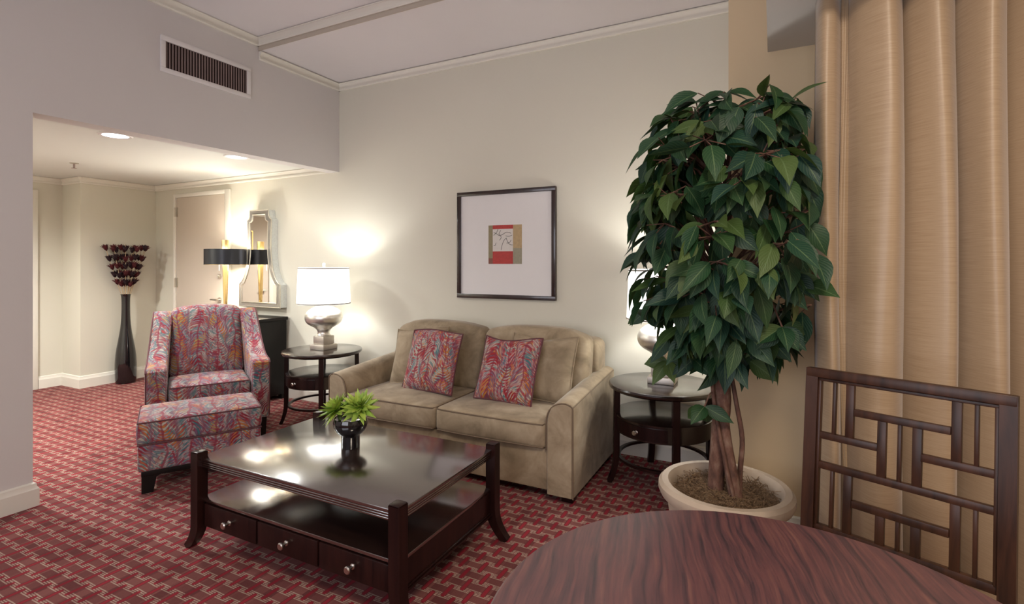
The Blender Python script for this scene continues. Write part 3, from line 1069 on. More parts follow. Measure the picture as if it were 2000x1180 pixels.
# ------------------------------------------------------------------ coffee table
def build_coffee_table():
    X0, X1, Y0, Y1 = -2.487, -1.243, 1.527, 2.30
    cx, cy = (X0 + X1) / 2, (Y0 + Y1) / 2
    t = thing('coffee_table', 'dark espresso rectangular coffee table with three drawers and sabre legs', 'coffee table', (cx, cy, 0))
    hx, hy = (X1 - X0) / 2, (Y1 - Y0) / 2
    b = NB()
    box(b, -hx + 0.012, hx - 0.012, -hy + 0.012, hy - 0.012, 0.432, 0.447, 0.003)
    b2 = b
    # reeded edge: three stacked half rounds
    for k in range(3):
        z = 0.4265 - 0.011 * k
        i = 0.012 + 0.002 * k
        box(b2, -hx + i, hx - i, -hy + i, hy - i, z - 0.0045, z + 0.0055, 0.0042, 2)
    box(b2, -hx + 0.03, hx - 0.03, -hy + 0.03, hy - 0.03, 0.397, 0.43)
    link('tabletop', b2, M['esptop'], t)
    b = NB(); box(b, -hx + 0.02, hx - 0.02, -hy + 0.02, hy - 0.02, 0.236, 0.252, 0.003); link('shelf', b, M['esptop'], t)
    # case under the shelf
    b = NB()
    box(b, -hx + 0.02, hx - 0.02, -hy + 0.035, hy - 0.02, 0.118, 0.236)
    box(b, -hx + 0.015, hx - 0.012, -hy + 0.03, hy - 0.012, 0.112, 0.122, 0.003)
    box(b, hx - 0.022, hx - 0.014, -hy + 0.05, hy - 0.05, 0.128, 0.134, 0.002)
    link('case', b, M['esp'], t)
    dw = (2 * hx - 0.11) / 3
    for k in range(3):
        x0 = -hx + 0.055 + k * dw
        b = NB(); box(b, x0 + 0.005, x0 + dw - 0.005, -hy + 0.016, -hy + 0.04, 0.124, 0.230, 0.003)
        d = link('drawer', b, M['esp'], t)
        b = NB()
        kx, kz = x0 + dw / 2, 0.178
        m = Matrix.Translation((kx, -hy + 0.016, kz)) @ Matrix.Rotation(PI / 2, 4, 'X')
        q = NB(); lathe(q, [(0.012, 0), (0.011, 0.003), (0.006, 0.006), (0.006, 0.018), (0.014, 0.021), (0.0155, 0.026), (0.0155, 0.031), (0.012, 0.035)], 20); merge(b, q, m)
        link('knob', b, M['nickel'], d)
    for sx in (-1, 1):
        for sy in (-1, 1):
            b = NB()
            px, py = sx * (hx - 0.018), sy * (hy - 0.018)
            pts = [(px, py, 0.472), (px, py, 0.30), (px, py, 0.15)]
            for i in range(1, 9):
                u = i / 8
                pts.append((px + sx * 0.078 * u ** 2.1, py, 0.15 * (1 - u)))
            ws = [0.052] * 3 + [0.052 - 0.014 * i / 8 for i in range(1, 9)]
            sweep_rect(b, pts, ws, [0.052] * 3 + [0.056 - 0.022 * i / 8 for i in range(1, 9)], (0, 1, 0))
            # shallow pyramid cap
            box(b, px - 0.026, px + 0.026, py - 0.026, py + 0.026, 0.468, 0.476, 0.006)
            link('leg', b, M['esp'], t, 30)
    return t


build_coffee_table()

# footed black bowl with two succulents
VX, VY, VZ = -1.917, 1.975, 0.4475
t = thing('bowl_vase', 'round black gloss bowl on a cylinder foot on the coffee table', 'vase', (VX, VY, VZ))
b = NB()
pr = [(0.045, 0.0), (0.046, 0.004), (0.046, 0.056), (0.048, 0.060)]
pr += [(0.085 * math.sin(a), 0.122 - 0.072 * math.cos(a)) for a in [0.62 + (1.95 - 0.62) * i / 10 for i in range(11)]]
pr += [(0.074, 0.146), (0.06, 0.135), (0.0001, 0.13)]
lathe(b, pr, 40, cap_hi=False)
link('vase_body', b, M['black'], t)


def leaf_blade(bm, uvl, base, dirv, nrm, L, Wd, fold=0.18, droop=0.25, n=6, thick=False):
    d = Vector(dirv).normalized()
    nn = Vector(nrm)
    s = d.cross(nn)
    if s.length < 1e-4:
        s = d.cross(Vector((1, 0, 0.1)))
    s.normalize()
    nn = s.cross(d).normalized()
    rows = []
    p = Vector(base)
    dd = d.copy()
    for i in range(n + 1):
        u = i / n
        w = Wd / 2 * (math.sin(PI * u ** 0.78) ** 1.05 * (1.0 if u < 0.55 else 1 - 0.30 * ((u - 0.55) / 0.45)) if 0 < u < 1 else 0.0)
        if i:
            p = p + dd * (L / n)
            dd = (dd - nn * droop / n).normalized()
        up = s.cross(dd).normalized()
        rows.append((p.copy(), w, up, u))
    vs = []
    for p, w, up, u in rows:
        if w < 1e-5:
            vs.append([bm.verts.new(p)])
        else:
            vs.append([bm.verts.new(p - s * w + up * fold * w * 2), bm.verts.new(p), bm.verts.new(p + s * w + up * fold * w * 2)])

    def F(v, uvs):
        try:
            f = bm.faces.new(v)
        except ValueError:
            return
        for l, q in zip(f.loops, uvs):
            l[uvl].uv = q
    for i in range(n):
        a, c = vs[i], vs[i + 1]
        u0, u1 = i / n, (i + 1) / n
        if len(a) == 1 and len(c) == 3:
            F([a[0], c[1], c[0]], [(0.5, u0), (0.5, u1), (0, u1)]); F([a[0], c[2], c[1]], [(0.5, u0), (1, u1), (0.5, u1)])
        elif len(a) == 3 and len(c) == 3:
            F([a[0], a[1], c[1], c[0]], [(0, u0), (0.5, u0), (0.5, u1), (0, u1)]); F([a[1], a[2], c[2], c[1]], [(0.5, u0), (1, u0), (1, u1), (0.5, u1)])
        elif len(a) == 3 and len(c) == 1:
            F([a[0], a[1], c[0]], [(0, u0), (0.5, u0), (0.5, u1)]); F([a[1], a[2], c[0]], [(0.5, u0), (1, u0), (0.5, u1)])


def succulent(loc, tilt, label, seed, R):
    rnd = random.Random(seed)
    t = thing('succulent', label, 'plant', loc, 0, 'succulents in the black bowl')
    b = NB()
    uvl = b.loops.layers.uv.new('UVMap')
    ax = Vector(tilt).normalized()
    q = Vector((0, 0, 1)).rotation_difference(ax)
    for ring, (n, el, L, w) in enumerate(((10, -22, R, 0.024), (12, 2, R, 0.025), (12, 24, R * 0.95, 0.024), (10, 45, R * 0.82, 0.021), (8, 64, R * 0.66, 0.017), (5, 80, R * 0.45, 0.012))):
        for i in range(n):
            a = 2 * PI * i / n + ring * 0.4 + rnd.uniform(-0.12, 0.12)
            e = math.radians(el + rnd.uniform(-7, 7))
            d = q @ Vector((math.cos(a) * math.cos(e), math.sin(a) * math.cos(e), math.sin(e)))
            up = q @ Vector((-math.cos(a) * math.sin(e), -math.sin(a) * math.sin(e), math.cos(e)))
            for sgn in (1, -1):
                leaf_blade(b, uvl, ax * 0.004, d, up, L * 1.12, w * 1.25, 0.20 if sgn > 0 else 0.02, -0.25, 6)
    link('rosette', b, M['succ'], t, 60, uv=False, recalc=False)
    b = NB(); tube(b, [(0, 0, 0.005), (-ax.x * 0.03, -ax.y * 0.03, -0.05)], 0.009, 8)
    link('stem', b, plain('succulent stem', (0.10, 0.16, 0.04), 0.7), t)


succulent((VX - 0.056, VY - 0.034, VZ + 0.186), (-0.42, -0.30, 0.85), 'left rosette of the green succulents in the black bowl', 3, 0.092)
succulent((VX + 0.046, VY + 0.016, VZ + 0.198), (0.30, -0.50, 0.85), 'right rosette of the green succulents in the black bowl, facing out', 5, 0.095)


# ------------------------------------------------------------------ side tables and their lamps
def build_side_table(loc, rot, label):
    t = thing('side_table', label, 'side table', loc, rot, 'round espresso side tables')
    b = NB(); lathe(b, [(0.29, 0.588), (0.318, 0.590), (0.332, 0.600), (0.336, 0.612), (0.332, 0.622), (0.326, 0.624)], 64)
    link('tabletop', b, M['espst'], t)
    b = NB(); lathe(b, [(0.285, 0.330), (0.292, 0.332), (0.292, 0.426), (0.298, 0.428), (0.298, 0.436), (0.292, 0.438)], 64)
    link('shelf_drum', b, M['espst'], t)
    # curved drawer front between two legs, local centre -y
    b = NB()
    n = 14
    a0, a1 = -PI / 2 - 0.62, -PI / 2 + 0.62
    R0, R1 = 0.2915, 0.2975
    P = []
    for i in range(n + 1):
        a = a0 + (a1 - a0) * i / n
        P.append([b.verts.new((r * math.cos(a), r * math.sin(a), z)) for r, z in ((R0, 0.342), (R1, 0.342), (R1, 0.418), (R0, 0.418))])
    for A, B in zip(P, P[1:]):
        for k in range(4):
            b.faces.new((A[k], A[(k + 1) % 4], B[(k + 1) % 4], B[k]))
    b.faces.new(P[0][::-1]); b.faces.new(P[-1])
    d = link('drawer', b, M['esp'], t)
    b = NB()
    q = NB(); lathe(q, [(0.011, 0), (0.006, 0.004), (0.006, 0.014), (0.0135, 0.018), (0.0145, 0.024), (0.010, 0.030)], 18)
    merge(b, q, Matrix.Translation((0, -0.2975, 0.380)) @ Matrix.Rotation(PI / 2, 4, 'X'))
    link('knob', b, M['nickel'], d)
    for k in range(4):
        a = PI / 4 + k * PI / 2
        c, s = math.cos(a), math.sin(a)
        b = NB()
        pts = [(0.288 * c, 0.288 * s, 0.590), (0.290 * c, 0.290 * s, 0.40), (0.292 * c, 0.292 * s, 0.20)]
        for i in range(1, 8):
            u = i / 7
            r = 0.292 + 0.045 * u ** 2.2
            pts.append((r * c, r * s, 0.20 * (1 - u)))
        sweep_rect(b, pts, 0.040, [0.036] * 3 + [0.036 - 0.010 * i / 7 for i in range(1, 8)], (-s, c, 0))
        link('leg', b, M['esp'], t, 30)
    b = NB(); lathe(b, [(0.262, 0.155), (0.284, 0.155), (0.284, 0.171), (0.262, 0.171), (0.262, 0.155)], 56, cap_lo=False, cap_hi=False)
    link('stretcher_ring', b, M['esp'], t)
    return t


st = build_side_table((-3.53, 3.30, 0), 0.0, 'round espresso side table between the armchair and the sofa')
copy_tree(st, (-0.62, 3.335, 0), math.radians(-20), 'round espresso side table at the right end of the sofa behind the tree')


def build_table_lamp(loc, label):
    t = thing('table_lamp', label, 'lamp', loc, 0, 'silver table lamps with white drum shades')
    b = NB(); box(b, -0.082, 0.082, -0.082, 0.082, 0, 0.045, 0.006); box(b, -0.062, 0.062, -0.062, 0.062, 0.045, 0.118, 0.005)
    link('plinth', b, M['silverb'], t)
    b = NB()
    pr = [(0.060, 0.118), (0.063, 0.124), (0.056, 0.132), (0.052, 0.150), (0.060, 0.172), (0.085, 0.194), (0.120, 0.214), (0.146, 0.238), (0.158, 0.270), (0.156, 0.300), (0.140, 0.330), (0.110, 0.354), (0.070, 0.372), (0.030, 0.380), (0.016, 0.384), (0.012, 0.40), (0.012, 0.44)]
    P = [(p.x, p.y) for p in catmull([(r, z, 0) for r, z in pr], 3)]
    lathe(b, P, 48)
    link('body', b, M['silver'], t)
    b = NB()
    z0, z1, r0, r1 = 0.398, 0.716, 0.226, 0.212
    lathe(b, [(r0, z0), (r1, z1), (r1 - 0.004, z1), (r0 - 0.004, z0), (r0, z0)], 64, cap_lo=False, cap_hi=False)
    sh = link('lamp_shade', b, M['shade'], t)
    for z, r in ((z0 + 0.006, r0), (z1 - 0.006, r1)):
        b = NB()
        lathe(b, [(r - 0.002, z - 0.005), (r + 0.0025, z - 0.004), (r + 0.0025, z + 0.004), (r - 0.002, z + 0.005)], 64, cap_lo=False, cap_hi=False)
        link('shade_trim', b, M['shadet'], sh)
    b = NB()
    tube(b, [(-0.06, 0, 0.44), (-0.07, 0, 0.55), (-0.04, 0, 0.68), (0, 0, 0.712), (0.04, 0, 0.68), (0.07, 0, 0.55), (0.06, 0, 0.44), (-0.06, 0, 0.44)], 0.003, 6)
    for a in (0, 2 * PI / 3, 4 * PI / 3):
        tube(b, [(0, 0, 0.708), ((r1 - 0.003) * math.cos(a), (r1 - 0.003) * math.sin(a), 0.708)], 0.0025, 6)
    link('harp', b, M['bead'], t)
    b = NB(); lathe(b, [(0.006, 0.708), (0.014, 0.716), (0.014, 0.722), (0.006, 0.728), (0.012, 0.738), (0.014, 0.746), (0.008, 0.756), (0.002, 0.758)], 16)
    link('finial', b, M['acryl'], t)
    light('table_lamp_bulb', 'POINT', (loc[0], loc[1], loc[2] + 0.575), 13.5, (0.98, 0.99, 0.97), shadow_soft_size=0.045)
    return t


L1 = build_table_lamp((-3.535, 3.32, 0.624), 'lit silver table lamp on the side table left of the sofa')
b_ = (-0.625, 3.36, 0.624)
copy_tree(L1, b_, 0, 'lit silver table lamp on the side table right of the sofa, half hidden by leaves')
light('table_lamp_bulb', 'POINT', (b_[0], b_[1], b_[2] + 0.575), 13.5, (0.98, 0.99, 0.97), shadow_soft_size=0.045)

# ------------------------------------------------------------------ framed picture
t = thing('framed_picture', 'dark framed abstract print with a wide white mat above the sofa', 'picture', (-1.937, YB, 1.09))
w2, hh = 0.447, 0.883
b = NB()
for q in ((-w2, w2, 0, 0.034), (-w2, w2, hh - 0.034, hh), (-w2, -w2 + 0.034, 0.034, hh - 0.034), (w2 - 0.034, w2, 0.034, hh - 0.034)):
    box(b, q[0], q[1], -0.034, -0.002, q[2], q[3], 0.003)
link('frame', b, M['frame'], t)
b = NB(); box(b, -w2 + 0.03, w2 - 0.03, -0.018, -0.012, 0.03, hh - 0.03); link('mat', b, M['mat'], t)
art = []
ax0, ax1, az0, az1 = -0.148, 0.155, 0.284, 0.598
for nm, q, mm in (('art_print', (ax0, ax1, az0, az1), 'arttan'), ):
    b = NB(); box(b, q[0], q[1], -0.0195, -0.018, q[2], q[3])
    ap = link(nm, b, M[mm], t)
for q, mm in (((ax0, -0.108, 0.33, az1), 'artolv'), ((ax0, -0.108, az0, 0.33), 'artbrn'), ((-0.108, 0.077, 0.566, az1), 'artred'), ((-0.108, 0.077, az0, 0.385), 'artred'), ((-0.108, 0.077, 0.385, 0.566), 'artwht'), ((0.077, ax1, az0, 0.41), 'artgry')):
    b = NB(); box(b, q[0], q[1], -0.0205, -0.0195, q[2], q[3]); link('painted_patch', b, M[mm], ap)
b = NB()
for cv in ([(-0.10, 0.54), (-0.075, 0.53), (-0.05, 0.515), (-0.02, 0.52), (0.02, 0.54), (0.06, 0.53)], [(-0.06, 0.565), (-0.072, 0.54), (-0.10, 0.515)], [(-0.035, 0.555), (-0.05, 0.525), (-0.03, 0.50), (-0.045, 0.475)], [(-0.03, 0.395), (-0.02, 0.44), (0.0, 0.48), (0.02, 0.49)],
           [(0.015, 0.495), (0.03, 0.46), (0.05, 0.44), (0.075, 0.435)], [(0.02, 0.45), (0.045, 0.455), (0.06, 0.475)], [(-0.10, 0.43), (-0.085, 0.435), (-0.078, 0.455)], [(0.01, 0.51), (0.04, 0.505), (0.07, 0.515)]):
    tube(b, [(p.x, -0.0208, p.y) for p in catmull([(x, z, 0) for x, z in cv], 4)], 0.0017, 5)
link('ink_line', b, M['ink'], ap)
b = NB(); tube(b, [(0, -0.006, hh - 0.002), (0, -0.006, hh + 0.008)], 0.006, 8); link('hanger', b, M['bead'], t)

# ------------------------------------------------------------------ mirror
t = thing('wall_mirror', 'waisted silver framed mirror on the sofa wall above the black cabinet', 'mirror', (-4.80, YB, 0.918))


def mir_outline(inset):
    i = inset
    half = [(0.32 - i, 0.0 + i), (0.32 - i, 0.24 - i * 0.35)]
    half += [(p.x, p.y) for p in catmull([(0.285 - i, 0.262 - i * 0.3, 0), (0.245 - i, 0.315, 0), (0.208 - i, 0.41, 0), (0.19 - i, 0.52, 0), (0.182 - i, 0.64, 0), (0.186 - i, 0.80, 0), (0.19 - i, 0.915 - i * 0.5, 0)], 3)]
    half += [(0.165 - i, 0.93 - i * 0.6), (0.150 - i, 0.955 - i * 0.8), (0.145 - i, 1.018 - i)]
    return half + [(-x, z) for x, z in reversed(half)]


def mir_sheet(bm, ins, y):
    """the outline filled row by row (left point to right point)"""
    P = mir_outline(ins)
    n = len(P) // 2
    rows = [(bm.verts.new((-P[i][0], y, P[i][1])), bm.verts.new((P[i][0], y, P[i][1]))) for i in range(n)]
    for A, B in zip(rows, rows[1:]):
        bm.faces.new((A[0], A[1], B[1], B[0]))
    return rows


b = NB()
f_, k_ = mir_sheet(b, 0.004, -0.080), mir_sheet(b, 0.004, -0.002)
for A, B, C, D in zip(f_, f_[1:], k_, k_[1:]):
    for e in (0, 1):
        b.faces.new((A[e], B[e], D[e], C[e]))
b.faces.new((f_[0][0], f_[0][1], k_[0][1], k_[0][0])); b.faces.new((f_[-1][0], f_[-1][1], k_[-1][1], k_[-1][0]))
link('mosaic_side', b, M['mosaic'], t, 20)


def band(o_in, i_in, ya, yb):
    bm = NB()
    A = [bm.verts.new((x, ya, z)) for x, z in mir_outline(o_in)]
    B = [bm.verts.new((x, yb, z)) for x, z in mir_outline(i_in)]
    n = len(A)
    for k in range(n):
        bm.faces.new((A[k], A[(k + 1) % n], B[(k + 1) % n], B[k]))
    return bm


link('bevel_border', band(0.006, 0.046, -0.083, -0.087), M['bevelm'], t, 20)
for ins, yy in ((0.003, -0.083), (0.048, -0.088)):
    b = NB(); tube(b, [(x, yy, z) for x, z in mir_outline(ins)], 0.005, 8, closed=True); link('beading', b, M['bead'], t)
b = NB(); mir_sheet(b, 0.046, -0.0855); link('mirror_glass', b, M['mirror'], t, 0)

# ------------------------------------------------------------------ black cabinet with buffet lamp
t = thing('console_cabinet', 'black console cabinet under the mirror behind the armchair', 'cabinet', (-4.88, 3.50, 0))
b = NB(); box(b, -0.42, 0.42, -0.19, 0.195, 0.05, 0.80, 0.004); link('body', b, M['blackw'], t)
b = NB(); box(b, -0.44, 0.44, -0.21, 0.20, 0.80, 0.832, 0.004); link('top', b, M['blackw'], t)
for s in (-1, 1):
    b = NB(); box(b, min(s * 0.012, s * 0.40), max(s * 0.012, s * 0.40), -0.205, -0.19, 0.08, 0.775, 0.004); d = link('door', b, M['blackw'], t)
    b = NB(); q = NB(); lathe(q, [(0.006, 0), (0.006, 0.014), (0.013, 0.018), (0.011, 0.026)], 14); merge(b, q, Matrix.Translation((s * 0.05, -0.205, 0.45)) @ Matrix.Rotation(PI / 2, 4, 'X')); link('knob', b, M['nickel'], d)
    for y in (-0.17, 0.14):
        b = NB(); box(b, s * 0.39 - 0.025, s * 0.39 + 0.025, y, y + 0.05, 0, 0.052); link('foot', b, M['blackw'], t)

t = thing('buffet_lamp', 'slim brass cone lamp with a black drum shade on the cabinet', 'lamp', (-5.045, 3.43, 0.832))
b = NB(); box(b, -0.045, 0.045, -0.045, 0.045, 0, 0.02, 0.003); link('base', b, M['gold'], t)
b = NB(); box(b, -0.026, 0.026, -0.026, 0.026, 0.02, 0.075, 0.003); link('acrylic_block', b, M['acryl'], t)
b = NB(); lathe(b, [(0.017, 0.075), (0.037, 0.785), (0.033, 0.785), (0.030, 0.76)], 8); link('stem', b, M['gold'], t, 20)
b = NB()
lathe(b, [(0.195, 0.533), (0.195, 0.692)], 56, cap_lo=False, cap_hi=False)
sh = link('lamp_shade', b, M['bshade'], t)
b = NB(); lathe(b, [(0.191, 0.692), (0.191, 0.533)], 56, cap_lo=False, cap_hi=False); link('shade_lining', b, M['bshadein'], sh)
b = NB(); lathe(b, [(0.1905, 0.531), (0.1955, 0.531), (0.1955, 0.534), (0.1905, 0.534), (0.1905, 0.531)], 56, cap_lo=False, cap_hi=False); link('shade_trim', b, M['gold'], sh)
b = NB()
for s in (-1, 1):
    tube(b, [(0, 0, 0.60), (s * 0.075, 0, 0.60)], 0.004, 6)
link('lamp_arm', b, M['gold'], t)
for s in (-1, 1):
    b = NB(); tube(b, [(s * 0.072, -0.02, 0.60), (s * 0.072, -0.02, 0.47)], 0.0035, 6); link('pull_chain', b, M['white'], t)
    light('buffet_lamp_bulb', 'POINT', (-5.045 + s * 0.09, 3.43, 0.832 + 0.61), 15, (1.0, 0.95, 0.84), shadow_soft_size=0.03)

# ------------------------------------------------------------------ floor vase with dried stems
VP = (-6.675, 3.32, 0)
t = thing('floor_vase', 'tall black glossy bottle vase on the carpet in the hall corner', 'vase', VP)
b = NB()
P = catmull([(0.085, 0, 0), (0.098, 0.012, 0), (0.103, 0.12, 0), (0.104, 0.22, 0), (0.094, 0.36, 0), (0.072, 0.50, 0), (0.052, 0.64, 0), (0.043, 0.78, 0), (0.041, 0.92, 0), (0.045, 1.0, 0), (0.054, 1.022, 0)], 4)
pr = [(p.x, p.y) for p in P] + [(0.050, 1.022), (0.040, 0.99), (0.037, 0.90)]
lathe(b, pr, 36)
link('vase_body', b, M['black'], t)


def dried_stem(bx, tip, phase, label, dark):
    """one straw stem with five burgundy tufts opening upwards"""
    t = thing('dried_flower_stem', label, 'dried flowers', VP, 0, 'burgundy dried stems in the tall vase')
    p0, p1 = Vector((bx[0] * 0.4, bx[1] * 0.4, 0.905)), Vector(tip)
    b = NB(); tube(b, [p0, p0.lerp(p1, 0.5), p1], 0.0028, 6)
    link('stem', b, M['straw'], t)
    d = (p1 - p0).normalized()
    for k, z in enumerate((1.115, 1.215, 1.31, 1.40, 1.505)):
        u = (z - p0.z) / (p1.z - p0.z)
        c = p0.lerp(p1, u + 0.02 * math.sin(phase * 7 + k * 5))
        b = NB()
        uvl = b.loops.layers.uv.new('UVMap')
        side = d.cross(Vector((0, 1, 0))).normalized()
        oth = side.cross(d)
        for j in range(9):
            a = 2 * PI * j / 9 + phase + k
            r = side * math.cos(a) + oth * math.sin(a)
            leaf_blade(b, uvl, c, d * 0.95 + r * (0.12, 0.34, 0.46)[j % 3], -r + d * 0.3, 0.085, 0.040, 0.25, 0.35, 4)
        link('tuft', b, M['petald'] if (k + dark) % 2 else M['petal'], t, 60, uv=False, recalc=False)


rs = random.Random(11)
spots = [(0.0, 0.0)] + [(0.095 * math.cos(a), 0.095 * math.sin(a)) for a in [2 * PI * i / 5 + 0.3 for i in range(5)]] + [(0.205 * math.cos(a), 0.205 * math.sin(a)) for a in [2 * PI * i / 11 + 0.1 for i in range(11)]]
for i, (dx, dy) in enumerate(spots):
    if dx < -0.11:
        dx = -0.11 + rs.uniform(0, 0.02)
    hgt = 1.575 + rs.uniform(-0.015, 0.015)
    dried_stem((dx * 0.15, dy * 0.15), (dx, dy, hgt), rs.uniform(0, 3), 'burgundy tufted dried stem fanning out of the tall black floor vase', i % 3)

# ------------------------------------------------------------------ planter and tree
PX, PY = -0.19, 2.43
t = thing('planter', 'round weathered cream planter pot in front of the warm-lit pier', 'planter', (PX, PY, 0))
b = NB()
lathe(b, [(0.185, 0), (0.19, 0.01), (0.222, 0.20), (0.240, 0.345), (0.268, 0.362), (0.278, 0.385), (0.276, 0.405), (0.262, 0.420), (0.236, 0.420), (0.224, 0.405), (0.220, 0.37), (0.218, 0.34)], 56)
link('pot_body', b, M['pot'], t)
b = NB()
n, m = 12, 40
rows = []
rr = random.Random(2)
ctr = b.verts.new((0, 0, 0.392))
for i in range(1, n + 1):
    r = 0.2185 * i / n
    rows.append([b.verts.new((r * math.cos(2 * PI * k / m), r * math.sin(2 * PI * k / m), 0.392 - 0.03 * (i / n) ** 2 + rr.uniform(-0.008, 0.008))) for k in range(m)])
for k in range(m):
    b.faces.new((ctr, rows[0][k], rows[0][(k + 1) % m]))
for A, B in zip(rows, rows[1:]):
    for k in range(m):
        b.faces.new((A[k], B[k], B[(k + 1) % m], A[(k + 1) % m]))
for _ in range(900):
    a, r = rr.uniform(0, 2 * PI), 0.20 * math.sqrt(rr.random())
    p = Vector((r * math.cos(a), r * math.sin(a), 0.385 + rr.uniform(-0.008, 0.012)))
    d = Vector((rr.uniform(-1, 1), rr.uniform(-1, 1), rr.uniform(-0.2, 0.5))).normalized()
    tube(b, [p, p + d * 0.016 + Vector((0, 0, 0.004)), p + d * 0.034], 0.0014, 3)
o = link('moss', b, M['moss'], None, 60)
o.location = (PX, PY, 0)
tag(o, 'dry brown moss covering the soil in the cream planter', 'moss', kind='stuff')

tree = thing('potted_tree', 'artificial leafy tree with drooping dark green leaves in the cream planter', 'tree', (PX, PY, 0.36))
TZ = 0.36
b = NB()
tr1 = catmull([(-0.038, 0.0, 0.0), (-0.026, 0.0, 0.20), (-0.010, 0.005, 0.42), (-0.02, 0.0, 0.66), (-0.012, -0.01, 0.9), (0.0, 0.0, 1.2), (0.02, 0.02, 1.5)], 5)
rad_ = [0.034, 0.034, 0.038, 0.034, 0.026, 0.018, 0.011]
tube(b, tr1, [rad_[min(6, i // 5)] + (rad_[min(6, i // 5 + 1)] - rad_[min(6, i // 5)]) * (i % 5) / 5 for i in range(len(tr1))], 14)
link('trunk', b, M['bark'], tree, 60)
b = NB()
tr2 = catmull([(0.052, -0.035, 0.0), (0.030, -0.032, 0.12), (0.006, -0.018, 0.26), (-0.008, 0.0, 0.40)], 5)
tube(b, tr2, [0.029 - 0.007 * i / (len(tr2) - 1) for i in range(len(tr2))], 12)
link('trunk', b, M['bark'], tree, 60)
b = NB()
tr3 = catmull([(0.06, 0.0, 0.0), (0.062, 0.01, 0.12), (0.07, 0.02, 0.26), (0.045, 0.02, 0.42), (0.02, 0.025, 0.58), (0.0, 0.03, 0.80)], 5)
tube(b, tr3, [0.012 - 0.004 * i / (len(tr3) - 1) for i in range(len(tr3))], 8)
link('trunk', b, M['bark'], tree, 60)
b = NB()
tr4 = catmull([(0.05, -0.066, 0.0), (0.012, -0.062, 0.16), (-0.03, -0.045, 0.36), (-0.055, -0.03, 0.56), (-0.09, -0.03, 0.72)], 5)
tube(b, tr4, 0.008, 8)
link('trunk', b, M['bark'], tree, 60)

br = NB(); lf = NB()
uvl = lf.loops.layers.uv.new('UVMap')
rt = random.Random(21)


def blocked(p):
    """world tests: curtain, pier, window wall, lamp"""
    x, y, z = p[0] + PX, p[1] + PY, p[2] + TZ
    if y > 2.86:
        return True
    if x < -0.63 or x > 0.205 or (x > 0.138 and y > 2.285):
        return True
    if (x + 0.625) ** 2 + (y - 3.36) ** 2 < 0.26 ** 2 and z < 1.5:
        return True
    return False


def try_leaf(base, d, up, L, Wd, droop):
    tip = Vector(base) + Vector(d).normalized() * L
    mid = Vector(base) + Vector(d).normalized() * L * 0.5
    if blocked(base) or blocked(tip) or blocked(mid):
        return False
    leaf_blade(lf, uvl, base, d, up, L, Wd, rt.uniform(0.02, 0.30), droop + rt.uniform(-0.1, 0.5), 8)
    return True


def cluster(c, outward, n, spread=0.085):
    for i in range(n):
        a = 2 * PI * i / n + rt.uniform(-0.4, 0.4)
        off = Vector((math.cos(a), math.sin(a), rt.uniform(-0.6, 0.5))) * spread * rt.uniform(0.3, 1.0)
        base = Vector(c) + off
        d = Vector((math.cos(a), math.sin(a), 0)) * 0.55 + Vector(outward) * 0.55 + Vector((rt.uniform(-0.35, 0.35), rt.uniform(-0.35, 0.35), rt.uniform(-1.8, -0.2)))
        d.normalize()
        up = Vector(outward) * 0.8 + Vector((0, 0, 0.6)) + Vector((rt.uniform(-0.9, 0.9), rt.uniform(-0.8, 0.8), rt.uniform(-0.3, 0.3)))
        if try_leaf(base, d, up, rt.uniform(0.12, 0.18), rt.uniform(0.058, 0.082), rt.uniform(0.1, 0.6)):
            tube(br, [c, base], 0.0022, 4)


CZ, RXY, RZ = 1.55 - TZ, 0.385, 0.60
cnt = 0
tries = 0
while cnt < 165 and tries < 4000:
    tries += 1
    z = rt.uniform(-1, 0.93)
    a = rt.uniform(0, 2 * PI)
    rad = math.sqrt(max(0, 1 - abs(z) ** 2.6)) * rt.uniform(0.55, 1.0) ** 0.6
    if z < -0.62:
        rad *= 0.8
    p = Vector((0.03 + rad * RXY * math.cos(a), rad * RXY * math.sin(a), CZ + RZ * z * 0.92))
    if blocked(p) or (p.y > 0.28):
        continue
    outw = Vector((math.cos(a), math.sin(a), 0.15)).normalized()
    # twig from the trunk axis
    s0 = tr1[min(len(tr1) - 1, max(12, int(len(tr1) * (p.z - 0.15) / 1.55)))]
    q = Vector(s0).lerp(p, 0.55) + Vector((0, 0, 0.06))
    if not blocked(q):
        tube(br, catmull([s0, q, p], 3), [0.0065, 0.006, 0.0055, 0.005, 0.0045, 0.004, 0.0035], 5)
    cluster(p, outw, rt.choice((5, 6, 6, 7)))
    cnt += 1
# topmost sprays
for (x, z, up_) in ((-0.10, 2.06, 0.4), (0.06, 2.02, 0.6), (0.02, 2.08, 0.1), (-0.20, 2.0, 0.1), (0.16, 2.02, 0.6), (0.24, 1.98, 0.4), (-0.05, 2.03, 0.2)):
    p = Vector((x, rt.uniform(-0.2, -0.05) - (0.14 if x > 0.1 else 0), z - TZ))
    tube(br, [p - Vector((x * 0.5, 0, 0.25)), p], 0.003, 5)
    for i in range(5):
        a = rt.uniform(0, 2 * PI)
        d = Vector((math.cos(a) * 0.9 + x, math.sin(a) * 0.5, rt.uniform(-0.3, up_)))
        try_leaf(p, d, Vector((rt.uniform(-0.4, 0.4), -0.6, 0.8)), rt.uniform(0.12, 0.15), 0.055, 0.3)
